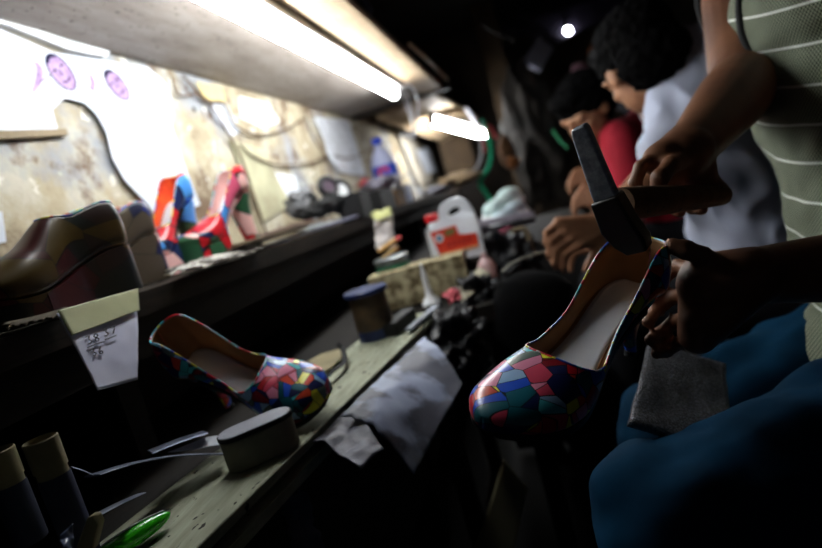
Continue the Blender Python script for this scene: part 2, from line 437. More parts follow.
# ---- upper shelf along the wall
XS = -.52; ZS = .878
us = thing('long_shelf', 'long grimy wooden shelf board holding the wedge shoes and clutter', 'shelf', T((-.66, 1.8, ZS)))
box('board', (0, 0, -.018), (.28, 5.0, .03), M_shelfw, us, wob=.005)
box('front_rail', (.115, 0, -.055), (.03, 5.0, .06), M_darkw, us, wob=.004)
for y in (-1.2, .9, 2.4): box('bracket', (-.02, y, -.13), (.22, .04, .18), M_darkw, us)
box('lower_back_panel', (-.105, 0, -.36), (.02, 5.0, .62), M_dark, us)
# ---- work bench
wb = thing('work_bench', 'dark low work bench under the wall shelf', 'bench', T((-.56, 1.3, 0)))
box('top', (-.005, 0, .625), (.42, 4.2, .04), M_darkw, wb, wob=.004)
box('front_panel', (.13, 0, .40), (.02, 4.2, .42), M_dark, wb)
for y in (-1.0, -.0, 1.2): box('leg', (.11, y, .31), (.06, .06, .61), M_darkw, wb)
# pale plywood board lying on the bench
e1, e2 = V((-.345, .374, .66)), V((-.236, 1.10, .66))
d = (e2-e1).normalized(); nrm = V((-d.y, d.x, 0))
p0, p1 = e1-d*.35, e2
bw = .135
pl = prism('plywood_board', [p0, p1, p1+nrm*.10, p1-d*.12+nrm*bw, p0+nrm*bw], (0, 0, -.012), M_bench, bev=.002)
tag(pl, 'pale scuffed plywood board lying along the bench edge under the shoe', 'board')
le = prism('edge_strip', [p0+V((.004, 0, -.022)), p1+V((.004, 0, -.022)), p1+V((-.02, 0, -.022)), p0+V((-.02, 0, -.022))], (0, 0, -.012), M_bench)
tag(le, 'thin wooden strip under the front edge of the plywood board', 'strip')
# ================================================================== WALL PIECES
def wallpoly(name, pix, m, x=-.797, t=.0015, parent=None, bulge=0):
    return prism(name, [onX(a, b, x) for a, b in pix], (t, 0, 0), m, parent)
M_pat = mat('white_pattern_paper', '#d2d6de', .7, ns=5, col2='#bfc5cf', bump=.15, bd=.003)
arch = [(-40, 20), (0, 29), (52, 52), (100, 60), (148, 68), (166, 84), (171, 100), (172, 128), (182, 160), (200, 205), (160, 222), (146, 203), (124, 180), (112, 158), (106, 132), (96, 114), (84, 103), (65, 98), (52, 110), (58, 131), (30, 131), (0, 132), (-40, 136)]
pt = tag(wallpoly('paper_pattern', arch, M_pat, -.788, .001), 'large white paper boot pattern with faded purple portraits taped on the wall', 'paper pattern')
M_pr = mat('purple_print', '#4c305c', .8, ns=60, col2='#6a4c78', bump=0)
M_prd = mat('dark_purple_print', '#14103a', .8, ns=60, bump=0)
M_prl = mat('pale_print', '#84688e', .8, ns=60, col2='#a890b0', bump=0)
def oval(c, a, b, ang, n=24):
    return [(c[0]+a*math.cos(t)*math.cos(ang)-b*math.sin(t)*math.sin(ang), c[1]+a*math.cos(t)*math.sin(ang)+b*math.sin(t)*math.cos(ang)) for t in [2*math.pi*i/n for i in range(n)]]
for c, a, b, an in (((61, 72), 22, 9.5, .92), ((117, 85), 18.5, 7.5, .92)):
    f = wallpoly('printed_portrait', oval(c, a, b, an), M_prl, -.7868, .0004, pt)
    ring = [onX(x, y, -.786) for x, y in oval(c, a, b, an)]
    tube('printed_outline', ring, .0011, M_prd, f, closed=True, sm=0, n=6)
    ca, sa = math.cos(an), math.sin(an)
    L = lambda u, v: onX(c[0]+u*a*ca-v*b*sa, c[1]+u*a*sa+v*b*ca, -.786)
    tube('printed_hair', [L(-.75, -.6), L(-.9, 0), L(-.72, .6)], [.0025, .004, .0025], M_prd, f)
    for s in (-.45, .4): tube('printed_eye', [L(-.2, s-.18), L(-.25, s), L(-.2, s+.18)], .0013, M_prd, f)
    tube('printed_mouth', [L(.42, -.4), L(.52, 0), L(.42, .4)], .0018, M_pr, f)
    tube('printed_nose', [L(-.1, 0), L(.15, .08)], .001, M_pr, f)
for k, pts in enumerate(([(36, 62), (40, 70), (38, 82), (33, 92)], [(40, 82), (46, 78), (50, 75)], [(90, 74), (93, 82), (92, 90)])):
    tube('printed_hand', [onX(x, y, -.786) for x, y in pts], [.005, .007, .006, .002][:len(pts)], M_prl, pt, flat=.15)
for pix, m, t, lab, cat, nm in [
    ([(-40, 10), (0, 24), (60, 44), (102, 55), (98, 60), (60, 53), (0, 30), (-40, 18)], M_white, .022, 'pale rounded pipe end above the paper pattern', 'pipe', 'plastic_pipe'),
    ([(-60, 133), (0, 133), (60, 131), (62, 137), (0, 141), (-60, 141)], mat('old_slat', '#8a7a60', .8, ns=30), .015, 'thin dark wooden slat on the wall below the white pattern', 'slat', 'slim_batten'),
    ([(270, 172), (295, 176), (302, 203), (283, 202)], M_paper, .001, 'small blank white card on the wall above the black clutter', 'card', 'white_card'),
    ([(196, 82), (222, 88), (226, 101), (206, 100)], mat('yellowed_paper', '#e0c98c', .8, ns=10), .001, 'yellowed paper scrap high on the wall under the shelf', 'paper scrap', 'paper_scrap'),
    ([(208, 102), (226, 104), (240, 132), (232, 136), (214, 118)], M_pat, .001, 'white paper scrap tangled in the wall cables', 'paper scrap', 'paper_scrap'),
    ([(238, 96), (268, 103), (280, 122), (262, 128), (240, 118)], mat('pale_patch', '#e6e4dc', .8, ns=12), .001, 'pale peeling paper patch between the wall cables', 'paper scrap', 'paper_scrap'),
    ([(228, 140), (262, 150), (290, 205), (262, 222)], mat('greenish_board', '#b9b695', .8, ns=12, col2='#9a9478'), .004, 'pale greenish board panel behind the second heeled shoe', 'board', 'thin_panel'),
    ([(-30, 268), (4, 262), (6, 300), (-30, 312)][::1], M_pat, .001, 'white paper edge at the far left of the wall', 'paper scrap', 'paper_scrap')]:
    if nm == 'paper_scrap' and pix[0][0] == -30: pix = [(-30, 205), (2, 212), (6, 242), (-30, 250)]
    o = wallpoly(nm, pix, m, -.796 if t < .01 else -.80, t); tag(o, lab, cat)
# calendar sheet
cal = thing('calendar_sheet', 'hanging paper sheet with faint ruled lines beside the blue capped bottle', 'paper sheet', Matrix())
wallpoly('page', [(313, 117), (348, 120), (356, 142), (366, 176), (340, 172), (328, 158), (324, 140)], mat('grey_page', '#d3d6dc', .8, ns=20), -.79, .001, cal)
for k in range(8):
    tube('printed_line', [onX(318+k*2.6, 122+k*6.2, -.788), onX(345+k*1.6, 126+k*6, -.788)], .0018, M_boardL, cal, n=6)
# cables on the wall
M_wc = mat('brown_cable', '#5f4a34', .7, ns=30)
for pts, lab in [
    ([(183, 76), (200, 94), (212, 106), (232, 140), (242, 160), (252, 190), (262, 220), (268, 240)], 'brown cable running steeply down the wall left of the white card'),
    ([(190, 82), (203, 100), (222, 103), (228, 112), (236, 126), (258, 135), (285, 130), (305, 118)], 'brown cable looping along the wall under the overhead shelf'),
    ([(240, 145), (256, 158), (280, 165), (310, 163), (328, 156)], 'brown cable sagging above the small white card'),
    ([(305, 98), (306, 118), (314, 138), (326, 158)], 'thin cable dropping from the shelf beside the paper sheet'),
    ([(335, 156), (350, 158), (372, 150), (392, 140)], 'thin cable crossing the paper sheet to the bottle'),
    ([(172, 78), (176, 92), (186, 96), (200, 92)], 'short wire hook above the right end of the pattern')]:
    tag(tube('loose_cable', [onX(x, y, -.785) for x, y in pts], .0035 if len(pts) > 4 else .0028, M_wc, n=8), lab, 'cable')
# pale strips on the far wall
for pix, lab in [([(398, 137), (410, 134), (432, 178), (418, 186)], 'tall pale board leaning on the far wall beside the bottle'),
                 ([(416, 150), (428, 148), (436, 172), (426, 174)], 'bright white paper on the far pale board')]:
    o = prism('pale_strip', [onX(a, b, -.78+.02*(pix[0][0] == 416)) for a, b in pix], (.006, 0, 0), M_pat if pix[0][0] == 416 else mat('far_strip', '#b8b0a0', .8, ns=9)); tag(o, lab, 'board')
# ================================================================== SHOES
def shoe(kind, pal, scale, seed, label, mw, group=None, L=.205, hh=.085, plat=0., name='high_heel_shoe', throat=.60, lining=None, solecol=None, line=.035, heelmat=None, top=1.0, insole=True, wk=1.0, ta=26, vamp=0):
    root = thing(name, label, 'shoe', mw, group)
    mup = mosaic('mosaic_%s_%d' % (kind, seed), scale, seed, pal, line)
    lin = lining or M_tan
    def sm(a, b, x): t = min(max((x-a)/(b-a), 0), 1); return t*t*(3-2*t)
    def zb(s): return plat+.006+(hh-.006)*(1-sm(.12, .70, s))+.010*sm(.75, 1, s)
    def hw(s):
        w = .027+(.023-.027)*sm(.1, .4, s)+(.0375-.023)*sm(.36, .70, s)
        if s > .70: w *= max(0, 1-((s-.70)/.30)**2.3)**.5
        if s < .09: w *= max(0, 1-((.09-s)/.09)**2)**.5
        return max(w, .0004)*wk
    def H(s): return (.068-.020*sm(.1, .45, s)-.002*sm(.45, .65, s)-.022*sm(.65, .97, s))*top+vamp*math.exp(-((s-.42)/.17)**2)
    def a0(s):
        base = math.radians(52+ta*sm(.08, .4, s))
        return base*math.sqrt(max(0, min(1, (throat-s)/.13))) if s < throat else 0
    S = [.5-.5*math.cos(math.pi*i/72) for i in range(73)]; S = sorted(set([round(x, 5) for x in S]+[throat, throat-.004, throat-.012, throat-.03]))
    NA = 20; vs = []; top_l = []; top_r = []
    def sec(s, a):
        w, h = hw(s), H(s); sn, cs = abs(math.sin(a)), math.cos(a)
        if s > .88: h = h*(1-.5*((s-.88)/.12)**2.2)
        z = h/2*(1+cs) if cs > 0 else h/2*(1-abs(cs)**.3)
        back = -.012*(z/.06)**2*max(0, 1-s/.12)*0+.004*math.sin(z/.06*math.pi)*max(0, 1-s/.1)*-1
        return V((s*L+back, w*sn**.75*(1 if math.sin(a) >= 0 else -1)*(1-.12*max(0, cs)), zb(s)+z))
    for s in S:
        A = a0(s)
        for k in range(NA+1): vs.append(sec(s, A+(math.pi-A)*k/NA))
        for k in range(1, NA+1): vs.append(sec(s, math.pi+(math.pi-A)*k/NA))
        if s <= throat: top_l.append(sec(s, A)); top_r.append(sec(s, 2*math.pi-A))
    W = 2*NA+1; fs = []
    for i in range(len(S)-1):
        for k in range(W-1): fs.append((i*W+k, i*W+k+1, (i+1)*W+k+1, (i+1)*W+k))
    me = bpy.data.meshes.new('upper'); me.from_pydata([tuple(v) for v in vs], [], fs)
    bm = bmesh.new(); bm.from_mesh(me); bmesh.ops.remove_doubles(bm, verts=bm.verts, dist=.00025)
    bmesh.ops.recalc_face_normals(bm, faces=bm.faces)
    # make normals point outwards
    f = min(bm.faces, key=lambda f: f.calc_center_median().z+0*f.index)
    if f.normal.z > 0: bmesh.ops.reverse_faces(bm, faces=bm.faces)
    bm.to_mesh(me); bm.free()
    up = link('upper', me, [mup, lin], root)
    so = up.modifiers.new('s', 'SOLIDIFY'); so.thickness = .0016; so.offset = -1; so.material_offset = 1; so.material_offset_rim = 0
    loop = top_l+top_r[::-1][1:-1]
    tube('topline_piping', loop, .0011, mosaic('piping_%s_%d' % (kind, seed), 70, seed+3, ['#8fd0e0', '#c02030', '#e3dd3a', '#2a50c0', '#d0d0d8', '#c02030', '#46b8c4'], .0), root, closed=True, sm=0, n=8)
    if insole:
        vs = []; fs = []; n = 36; sm_ = [.025+(.93-.025)*i/n for i in range(n+1)]
        for s in sm_:
            for k in range(9): y = (k-4)/4; vs.append(V((s*L, hw(s)*.86*y, zb(s)+.0035+.0015*y*y)))
        for i in range(n):
            for k in range(8): fs.append((i*9+k, i*9+k+1, (i+1)*9+k+1, (i+1)*9+k))
        o = mk('insole', vs, fs, M_tan, root); q = o.modifiers.new('s', 'SOLIDIFY'); q.thickness = .001
        vs = []; fs = []; sm_ = [.035+(.60-.035)*i/n for i in range(n+1)]
        for i, s in enumerate(sm_):
            e_ = min(1, (1-(max(0, (s-.5)/.1))**2)**.5 if s > .5 else 1)
            for k in range(9): y = (k-4)/4*max(e_, .05); vs.append(V((s*L, hw(s)*.70*y, zb(s)+.0062+.001*y*y)))
        for i in range(n):
            for k in range(8): fs.append((i*9+k, i*9+k+1, (i+1)*9+k+1, (i+1)*9+k))
        o = mk('sock_liner', vs, fs, M_paper, root); o['label'] = 'white footbed liner'; q = o.modifiers.new('s', 'SOLIDIFY'); q.thickness = .001
    # outsole
    sol = solecol or M_black
    def loft(name, s0, s1, zf, dz, m, wk=.93):
        vs = []; fs = []; n = 30
        for i in range(n+1):
            s = s0+(s1-s0)*i/n
            for k in range(7): y = (k-3)/3; vs.append(V((s*L, hw(s)*wk*y, zf(s)+.0004)))
            for k in range(7): y = (k-3)/3; vs.append(V((s*L, hw(s)*wk*y, dz(s))))
        for i in range(n):
            a, b = i*14, (i+1)*14
            for k in range(6): fs.append((a+k, a+k+1, b+k+1, b+k)); fs.append((a+7+k, a+8+k, b+8+k, b+7+k))
            fs.append((a, b, b+7, a+7)); fs.append((a+6, b+6, b+13, a+13))
        fs.append(tuple(range(7))+tuple(range(13, 6, -1))); e_ = n*14; fs.append(tuple(e_+k for k in range(7))+tuple(e_+k for k in range(13, 6, -1)))
        return mk(name, vs, fs, m, root)
    hm = heelmat or mup
    if plat > 0:
        loft('platform', .5, .995, lambda s: zb(s)+.002, lambda s: .003+.012*max(0, (s-.85)/.15)**2+max(0, (.62-s)/.12)*.02, hm, 1.0)
        loft('sole', .25, .56, lambda s: zb(s)+.001, lambda s: zb(s)-.006, sol)
        loft('tread', .52, .985, lambda s: .003+.012*max(0, (s-.85)/.15)**2+max(0, (.62-s)/.12)*.02, lambda s: .012*max(0, (s-.85)/.15)**2+max(0, (.62-s)/.12)*.02, sol, .97)
    else:
        loft('sole', .2, .985, lambda s: zb(s)+.002, lambda s: zb(s)-.004, sol)
    if kind == 'wedge':
        loft('wedge', .02, .66, lambda s: zb(s)+.002, lambda s: 0.002, hm, 1.02)
    else:
        wide = .62 if kind == 'block' else .26
        vs = []; fs = []; n = 14; m_ = 20
        for i in range(n+1):
            t = i/n; k = wide+(1-wide)*(1-t)**2.2
            cx = .026*(1-t)+.018*t+(.006*math.sin(t*math.pi)); z = (plat+hh-.001)*(1-t)+.005*t
            for j in range(m_):
                a = 2*math.pi*j/m_; x = cx+.026*k*math.cos(a)*(1 if math.cos(a) < 0 else 1.1-.5*t); vs.append(V((x, .0245*k*math.sin(a), z+(.020*max(0, math.cos(a))*-(1-t)))))
        for i in range(n):
            for j in range(m_): fs.append((i*m_+j, i*m_+(j+1) % m_, (i+1)*m_+(j+1) % m_, (i+1)*m_+j))
        fs.append(tuple(range(m_))); fs.append(tuple(n*m_+j for j in range(m_)))
        mk('heel', vs, fs, hm, root)
        lathe('heel_tip', [(.0245*wide, .0055), (.0245*wide, 0)], M_blackm, root, Matrix.Translation((.018, 0, 0)), n=20, sx=1.05)
    return root
def shoe_frame(ct, toe, u, ctz, tz=.012):
    """frame of a shoe whose counter top is at ct and toe tip at toe; u is the side its opening faces"""
    ct, toe = V(ct), V(toe); e = toe-ct; D = e.length; e.normalize(); u = V(u); u = (u-e*u.dot(e)).normalized()
    L = (D*D-(ctz-tz)**2)**.5; an = math.atan2(ctz-tz, L)
    x = e*math.cos(an)+u*math.sin(an); z = u*math.cos(an)-e*math.sin(an)
    return frame(ct-z*ctz, x, z), L
# bench shoe
mw_, L_ = shoe_frame(P(147, 321, .68), P(331, 397, .70), V((0, 0, 1))*.88-FW*.54, .172)
shoe('stiletto', PAL, 60, 1, 'multicolour mosaic stiletto pump standing on the plywood work board', mw_, L=L_, hh=.088, line=.02, wk=1.2, ta=32, top=1.24)
# held shoe
ul = (-RT*.78+UP*.62)
mw_, L_ = shoe_frame(P(652, 226, .575), P(482, 433, .46), -FW*.66+ul*.75, .143)
shoe('stiletto', PAL, 48, 5, 'multicolour mosaic pump held up in the hands and worked with a hammer', mw_, L=L_, hh=.075, line=.018, throat=.66, wk=1.25, ta=38)
# shelf shoes
PAL2 = ['#1c3f9a', '#c01826', '#4a90d8', '#e9b8b4', '#16244e', '#d05878', '#2c5a3c', '#c01826']
def shelfp(px, x): return onX(px, 325-.3125*px+6, x)
p = onX(206, 262, -.61); p.z = ZS
shoe('block', PAL2, 14, 2, 'multicolour platform heel nearest the wall cables with its thick heel to the right', frame(V((-.575, 1.085, ZS)), (-.35, -1, 0), (0, 0, 1)), name='platform_heel_shoe', L=.20, hh=.095, plat=.03, lining=mat('pink_lining', '#d9a6a0', .6), solecol=mat('pale_pink_sole', '#c8a29c', .6), line=.01)
shoe('block', PAL2, 12, 9, 'blue and red platform heel shoe standing behind the dark wedge shoe', frame(V((-.645, .985, ZS)), (-.1, -1, 0), (0, 0, 1)), name='platform_heel_shoe', L=.20, hh=.10, plat=.03, lining=mat('orange_lining', '#e0561c', .6, ns=30, col2='#c02818', stretch=(1, 6, 1)), line=.012, heelmat=None)
PAL3 = ['#3c1012', '#481014', '#161e1a', '#4a3a14', '#241e1a', '#281a16']
shoe('wedge', PAL3, 14, 3, 'dark red and olive wedge shoe nearest the camera on the wall shelf', frame(V((-.55, .655, ZS)), (-.15, -1, 0), (0, 0, 1)), name='wedge_shoe', L=.225, hh=.04, plat=.02, line=.006, top=1.15, throat=.46, ta=2, vamp=.022, heelmat=None, group='pair of dark wedge shoes')
shoe('wedge', ['#10194a', '#141f5a', '#4a4034', '#101634'], 12, 4, 'navy wedge shoe just behind the dark red wedge shoe', frame(V((-.635, .83, ZS)), (-.15, -1, 0), (0, 0, 1)), name='wedge_shoe', L=.215, hh=.055, plat=.02, line=.006, throat=.46, ta=2, vamp=.022, top=1.1, group='pair of dark wedge shoes')
# ================================================================== BENCH OBJECTS
# paper note hanging from the shelf rail
nt = thing('paper_note', 'handwritten paper note hanging from the edge of the wall shelf', 'note', Matrix())
xa = -.505
a00, a10, a11, a01 = onX(56, 314, xa), onX(137, 291, xa), onX(137, 380, xa+.03), onX(97, 391, xa+.03)
M_note = mat('note_paper', '#e2e3f4', .8, ns=8, col2='#d0d2ea')
M_tape = mat('yellow_tape', '#c3c69a', .5, ns=10, col2='#a7aa7c')
sheet('page', a00, a10, a11, a01, M_note, nt, wave=.002, thick=.0005)
tp = sheet('tape', a00+V((.003, 0, .003)), a10+V((.003, 0, .003)), a10.lerp(a11, .24)+V((.004, 0, 0)), a00.lerp(a01, .30)+V((.004, 0, 0)), M_tape, nt, wave=.001, thick=.0004); tp['label'] = 'yellowish tape band'
def NP(u, v): return a00*(1-u)*(1-v)+a10*u*(1-v)+a11*u*v+a01*(1-u)*v+V((.004, -.001, 0))
def stroke(parent, f, pts, r, m, nm='handwriting'): tube(nm, [f(*q) for q in pts], r, m, parent, n=5, sm=4)
M_ink = mat('dark_ink', '#1c1a30', .6, bump=0)
DIG = {'3': [[(0, 0), (.7, 0), (.4, .45), (.8, .7), (.3, 1), (0, .9)]], '8': [[(.5, .5), (.1, .25), (.5, 0), (.9, .25), (.5, .5), (.1, .75), (.5, 1), (.9, .75), (.5, .5)]], '7': [[(0, 0), (.9, 0), (.4, 1)]], '2': [[(0, .2), (.5, 0), (.8, .3), (0, 1), (.9, 1)]], '6': [[(.8, 0), (.2, .5), (.2, .9), (.7, 1), (.8, .7), (.2, .6)]]}
def write(txt, u, v, w, hgt, gap):
    for i, ch in enumerate(txt):
        for st in DIG[ch]: stroke(nt, NP, [(u+i*gap+x*w, v+y*hgt) for x, y in st], .0006, M_ink)
write('38', .17, .36, .07, .09, .10); write('37', .43, .34, .07, .08, .10); write('36', .17, .52, .07, .08, .10)
stroke(nt, NP, [(.14, .485), (.3, .475), (.4, .48)], .0006, M_ink); stroke(nt, NP, [(.42, .46), (.6, .45)], .0006, M_ink)
# torn pale paper on the shelf edge
M_torn = mat('torn_paint_paper', '#b9b5ac', .85, ns=38, col2='#3a332c', lo=.46, hi=.52)
o = sheet('torn_paper', onX(168, 276, -.505), onX(262, 250, -.505), onX(255, 244, -.6), onX(180, 266, -.6), M_torn, wave=.004, ws=30, thick=.002, rag=.25, nu=30)
for v in o.data.vertices:
    v.co.z = max(v.co.z, ZS-.004)
tag(o, 'torn paint-spattered paper lying on the shelf edge under the platform heels', 'paper')
o = sheet('torn_card', onX(8, 330, -.505), onX(66, 311, -.505), onX(60, 304, -.58), onX(6, 318, -.58), mat('brown_card', '#4e4434', .9, ns=20), wave=.003, thick=.003, rag=.3); tag(o, 'torn dark cardboard on the shelf edge left of the note', 'cardboard')
# sanding block
b0, b1 = onZ(242, 474, .661), onZ(296, 449, .661); bd = (b1-b0).normalized(); bc = (b0+b1)/2+V((-bd.y, bd.x, 0))*.022
sb = thing('sanding_block', 'stadium shaped pale block with perforated grey top beside the mosaic pump', 'block', frame(bc, bd, (0, 0, 1)))
def stadium(L, w, z, n=14):
    out = []
    for k in range(n+1): a = -math.pi/2+math.pi*k/n; out.append(V((L/2-w/2+w/2*math.cos(a), w/2*math.sin(a), z)))
    for k in range(n+1): a = math.pi/2+math.pi*k/n; out.append(V((-L/2+w/2+w/2*math.cos(a), w/2*math.sin(a), z)))
    return out
M_sb = mat('pale_block_body', '#8e8b78', .7, ns=20, col2='#6e6b5c')
tg = NT('perforated_grey'); vo = tg.n('ShaderNodeTexVoronoi'); vo.inputs['Scale'].default_value = 620; vo.inputs['Randomness'].default_value = 0
tg.l(tg.obj(), vo.inputs['Vector']); tg.l(tg.ramp(vo.outputs['Distance'], [(.35, '#15161c'), (.5, '#a4a8b4')]), tg.b.inputs['Base Color']); tg.b.inputs['Roughness'].default_value = .5
prism('body', stadium(.084, .040, 0), (0, 0, .036), M_sb, sb, bev=.002)
prism('black_rim', stadium(.086, .042, .036), (0, 0, .0045), M_blackm, sb)
prism('perforated_top', stadium(.083, .039, .0405), (0, 0, .001), tg.m, sb)
# tin can
tc = V((-.345, .985, .66))
tn = thing('tin_can', 'brown tin can with a dark blue lid at the far end of the plywood board', 'can', Matrix.Translation(tc)@Matrix.Scale(1.12, 4))
M_tin = mat('rusty_tin', '#5c4a34', .6, .2, col2='#3e3226', ns=40)
M_nv = mat('navy_paint', '#2c3c6c', .35, .2, col2='#1a2448', ns=30)
lathe('body', [(.031, .012), (.0325, .02), (.032, .074), (.0315, .078)], M_tin, tn)
lathe('bottom_band', [(.0325, 0), (.033, .002), (.033, .015), (.0325, .017)], M_nv, tn)
lathe('lid', [(.034, .077), (.0385, .078), (.0385, .084), (.037, .0855), (.033, .0845)], M_nv, tn)
# insole with strap next to tin
o = prism('cardboard_insole', [onZ(x, y, .668) for x, y in ((300, 376), (306, 364), (322, 355), (342, 350), (344, 358), (330, 370), (312, 379))], (0, 0, .003), M_cream); tag(o, 'cream cardboard insole lying behind the toe of the bench pump', 'insole')
o = tube('black_strap', [onZ(326, 378, .672), onZ(334, 370, .675), onZ(344, 362, .672), onZ(343, 350, .68), onZ(338, 344, .69)], .005, M_blackm, flat=.4); tag(o, 'black strap curling over the cardboard insole', 'strap')
# rubber blocks behind the tin
o = box('rubber_block', (0, 0, .012), (.11, .028, .026), M_rubber, None, frame(onZ(402, 328, .66), (.15, 1, 0), (0, 0, 1))); tag(o, 'black rubber block beside the tin can', 'block')
o = box('steel_file', (0, 0, .004), (.16, .016, .006), M_steel, None, frame(onZ(410, 322, .664)+V((.03, 0, 0)), (.2, 1, 0), (0, 0, 1))); tag(o, 'grey flat steel file lying behind the rubber block', 'file')
# pale rough stone block
M_stone = mat('rough_stone', '#b0a684', .95, col2='#5e5238', ns=42, bump=1, bd=.006, lo=.4, hi=.6)
sp = V((-.315, 1.31, .645))
o = box('stone_block', (0, 0, .048), (.235, .09, .09), M_stone, None, frame(sp, (1, .12, 0), (0, 0, 1)), wob=.006); tag(o, 'rough pale stone block behind the white nozzle bottle', 'stone block')
# white nozzle bottle
o = lathe('nozzle_bottle', [(.021, 0), (.022, .006), (.016, .016), (.009, .024), (.0065, .045), (.006, .072), (.003, .09), (.002, .1)], M_white, None, Matrix.Translation(onZ(432, 305, .648))); tag(o, 'white narrow nozzle glue bottle in front of the stone block', 'bottle')
o = sheet('pink_rag', P(441, 294, 1.12), P(456, 288, 1.15), P(462, 297, 1.12), P(450, 303, 1.1), mat('pink_cloth', '#c85a64', .8), wave=.008, ws=50); tag(o, 'small pink scrap of cloth right of the nozzle bottle', 'rag')
o = sheet('white_rag', P(458, 288, 1.2), P(480, 268, 1.3), P(490, 276, 1.25), P(462, 300, 1.15), mat('dirty_white_cloth', '#aaa490', .9, ns=30), wave=.01, ws=30, rag=.2); tag(o, 'dirty white rag at the corner below the jug', 'rag')
sdt = thing('side_table', 'dark low side table under the stone block and the white jug', 'table', T((-.21, 1.40, 0)))
box('top', (0, 0, .625), (.28, .56, .036), M_darkw, sdt, wob=.003)
for x_ in (-.1, .1):
    for y_ in (-.22, .22): box('leg', (x_, y_, .305), (.04, .04, .61), M_darkw, sdt)
# jug
jc = P(456, 240, 1.42)
M_jug = mat('jug_plastic', '#e4e8ee', .4, ns=6, col2='#ccd2da', bump=.05)
jy = (RT-FW*.15); jy.z = 0
jug = thing('plastic_jug', 'white plastic jug with red cap, handle hole and orange label', 'jug', frame(V((jc.x, jc.y, .715)), jy, (0, 0, 1)) @ Matrix.Rotation(.0, 4, 'Y'))
# outline in local x-z with a real handle hole, extruded in y
def rpoly(pts, k=5): return spline([V((x, 0, z)) for x, z in pts], k, True)
def jugbody():
    out = [(-.062, 0), (-.066, .01), (-.067, .08), (-.064, .095), (-.052, .103), (-.032, .107), (-.026, .114), (-.022, .132), (-.012, .146), (.010, .153), (.034, .151), (.052, .138), (.061, .115), (.064, .09), (.067, .05), (.066, .01), (.062, 0), (0, -.002)]
    hole = [(-.004, .113), (.000, .122), (.014, .129), (.028, .129), (.031, .122), (.024, .116), (.008, .111)]
    o_ = rpoly(out, 4); h_ = rpoly(hole, 4); bm = bmesh.new()
    vo_ = [bm.verts.new(p) for p in o_]; vh = [bm.verts.new(p) for p in h_]
    eo = [bm.edges.new((vo_[i], vo_[(i+1) % len(vo_)])) for i in range(len(vo_))]
    eh = [bm.edges.new((vh[i], vh[(i+1) % len(vh)])) for i in range(len(vh))]
    bmesh.ops.triangle_fill(bm, edges=eo+eh, use_beauty=True)
    cen = V((.019, 0, .124))
    for f in list(bm.faces):
        c = f.calc_center_median()
        if all(v in vh for v in f.verts): bm.faces.remove(f)
    g = bmesh.ops.extrude_face_region(bm, geom=list(bm.faces))
    nv = [x for x in g['geom'] if isinstance(x, bmesh.types.BMVert)]
    for v in nv: v.co.y = .036*(1 if v.co.z < .1 else .62)
    for v in bm.verts:
        if v not in nv: v.co.y = -.036*(1 if v.co.z < .1 else .62)
    bmesh.ops.recalc_face_normals(bm, faces=bm.faces)
    me = bpy.data.meshes.new('body'); bm.to_mesh(me); bm.free()
    o = link('body', me, M_jug, jug); autosm(o, 50)
    b = o.modifiers.new('b', 'BEVEL'); b.width = .008; b.segments = 3; b.limit_method = 'ANGLE'; b.angle_limit = math.radians(55)
jugbody()
lathe('cap', [(.017, .108), (.018, .11), (.018, .125), (.0165, .128)], M_red, jug, Matrix.Translation((-.047, 0, 0)))
lathe('neck', [(.013, .1), (.013, .11)], M_jug, jug, Matrix.Translation((-.047, 0, 0)))
M_or = mat('orange_label', '#d8401e', .5, ns=12, col2='#b82a1a')
lb = prism('label', [V((x, -.0372, z)) for x, z in ((-.045, .02), (-.055, .085), (.012, .088), (.014, .062), (.058, .056), (.056, .02))], (0, -.0008, 0), M_or, jug); lb['label'] = 'orange red label with round blue emblem'
lathe('emblem', [(.011, 0), (.011, .001)], M_white, lb, frame(V((-.036, -.0382, .066)), (1, 0, 0), (0, -1, 0)), n=24)
lathe('emblem_ring', [(.007, 0), (.007, .0016)], mat('emblem_blue', '#2a6a9a', .5), lb, frame(V((-.036, -.0382, .066)), (1, 0, 0), (0, -1, 0)), n=24)
prism('printed_word', [V((x, -.0382, z)) for x, z in ((-.02, .066), (-.018, .080), (.006, .082), (.006, .068))], (0, -.0006, 0), mat('olive_print', '#7a7440', .6), lb)
for k in range(5): prism('printed_bar', [V((x, -.0382, z)) for x, z in ((-.02+k*.013, .036), (-.02+k*.013, .050), (-.012+k*.013, .052), (-.012+k*.013, .038))], (0, -.0006, 0), mat('red_print', '#a81818', .6), lb)
prism('label_band', [V((x, -.0382, z)) for x, z in ((-.044, .02), (-.046, .027), (.056, .027), (.056, .02))], (0, -.0006, 0), mat('pale_orange_print', '#e0a070', .6), lb)
# a low crate under the jug
o = box('wooden_crate', (0, 0, .026), (.15, .10, .05), M_shelfw, None, T((jc.x, jc.y, .655), .2)); tag(o, 'small dark wooden crate block under the white jug', 'crate')
# second reddish bottle beside the jug
o = lathe('red_bottle', [(.022, 0), (.023, .004), (.022, .05), (.016, .062), (.008, .07), (.008, .08)], mat('pinkish_plastic', '#a8604c', .4, ns=20, col2='#c0a0a0'), None, T(V((jc.x+.07, jc.y-.10, .645)))); tag(o, 'pinkish brown bottle standing at the right foot of the jug', 'bottle')
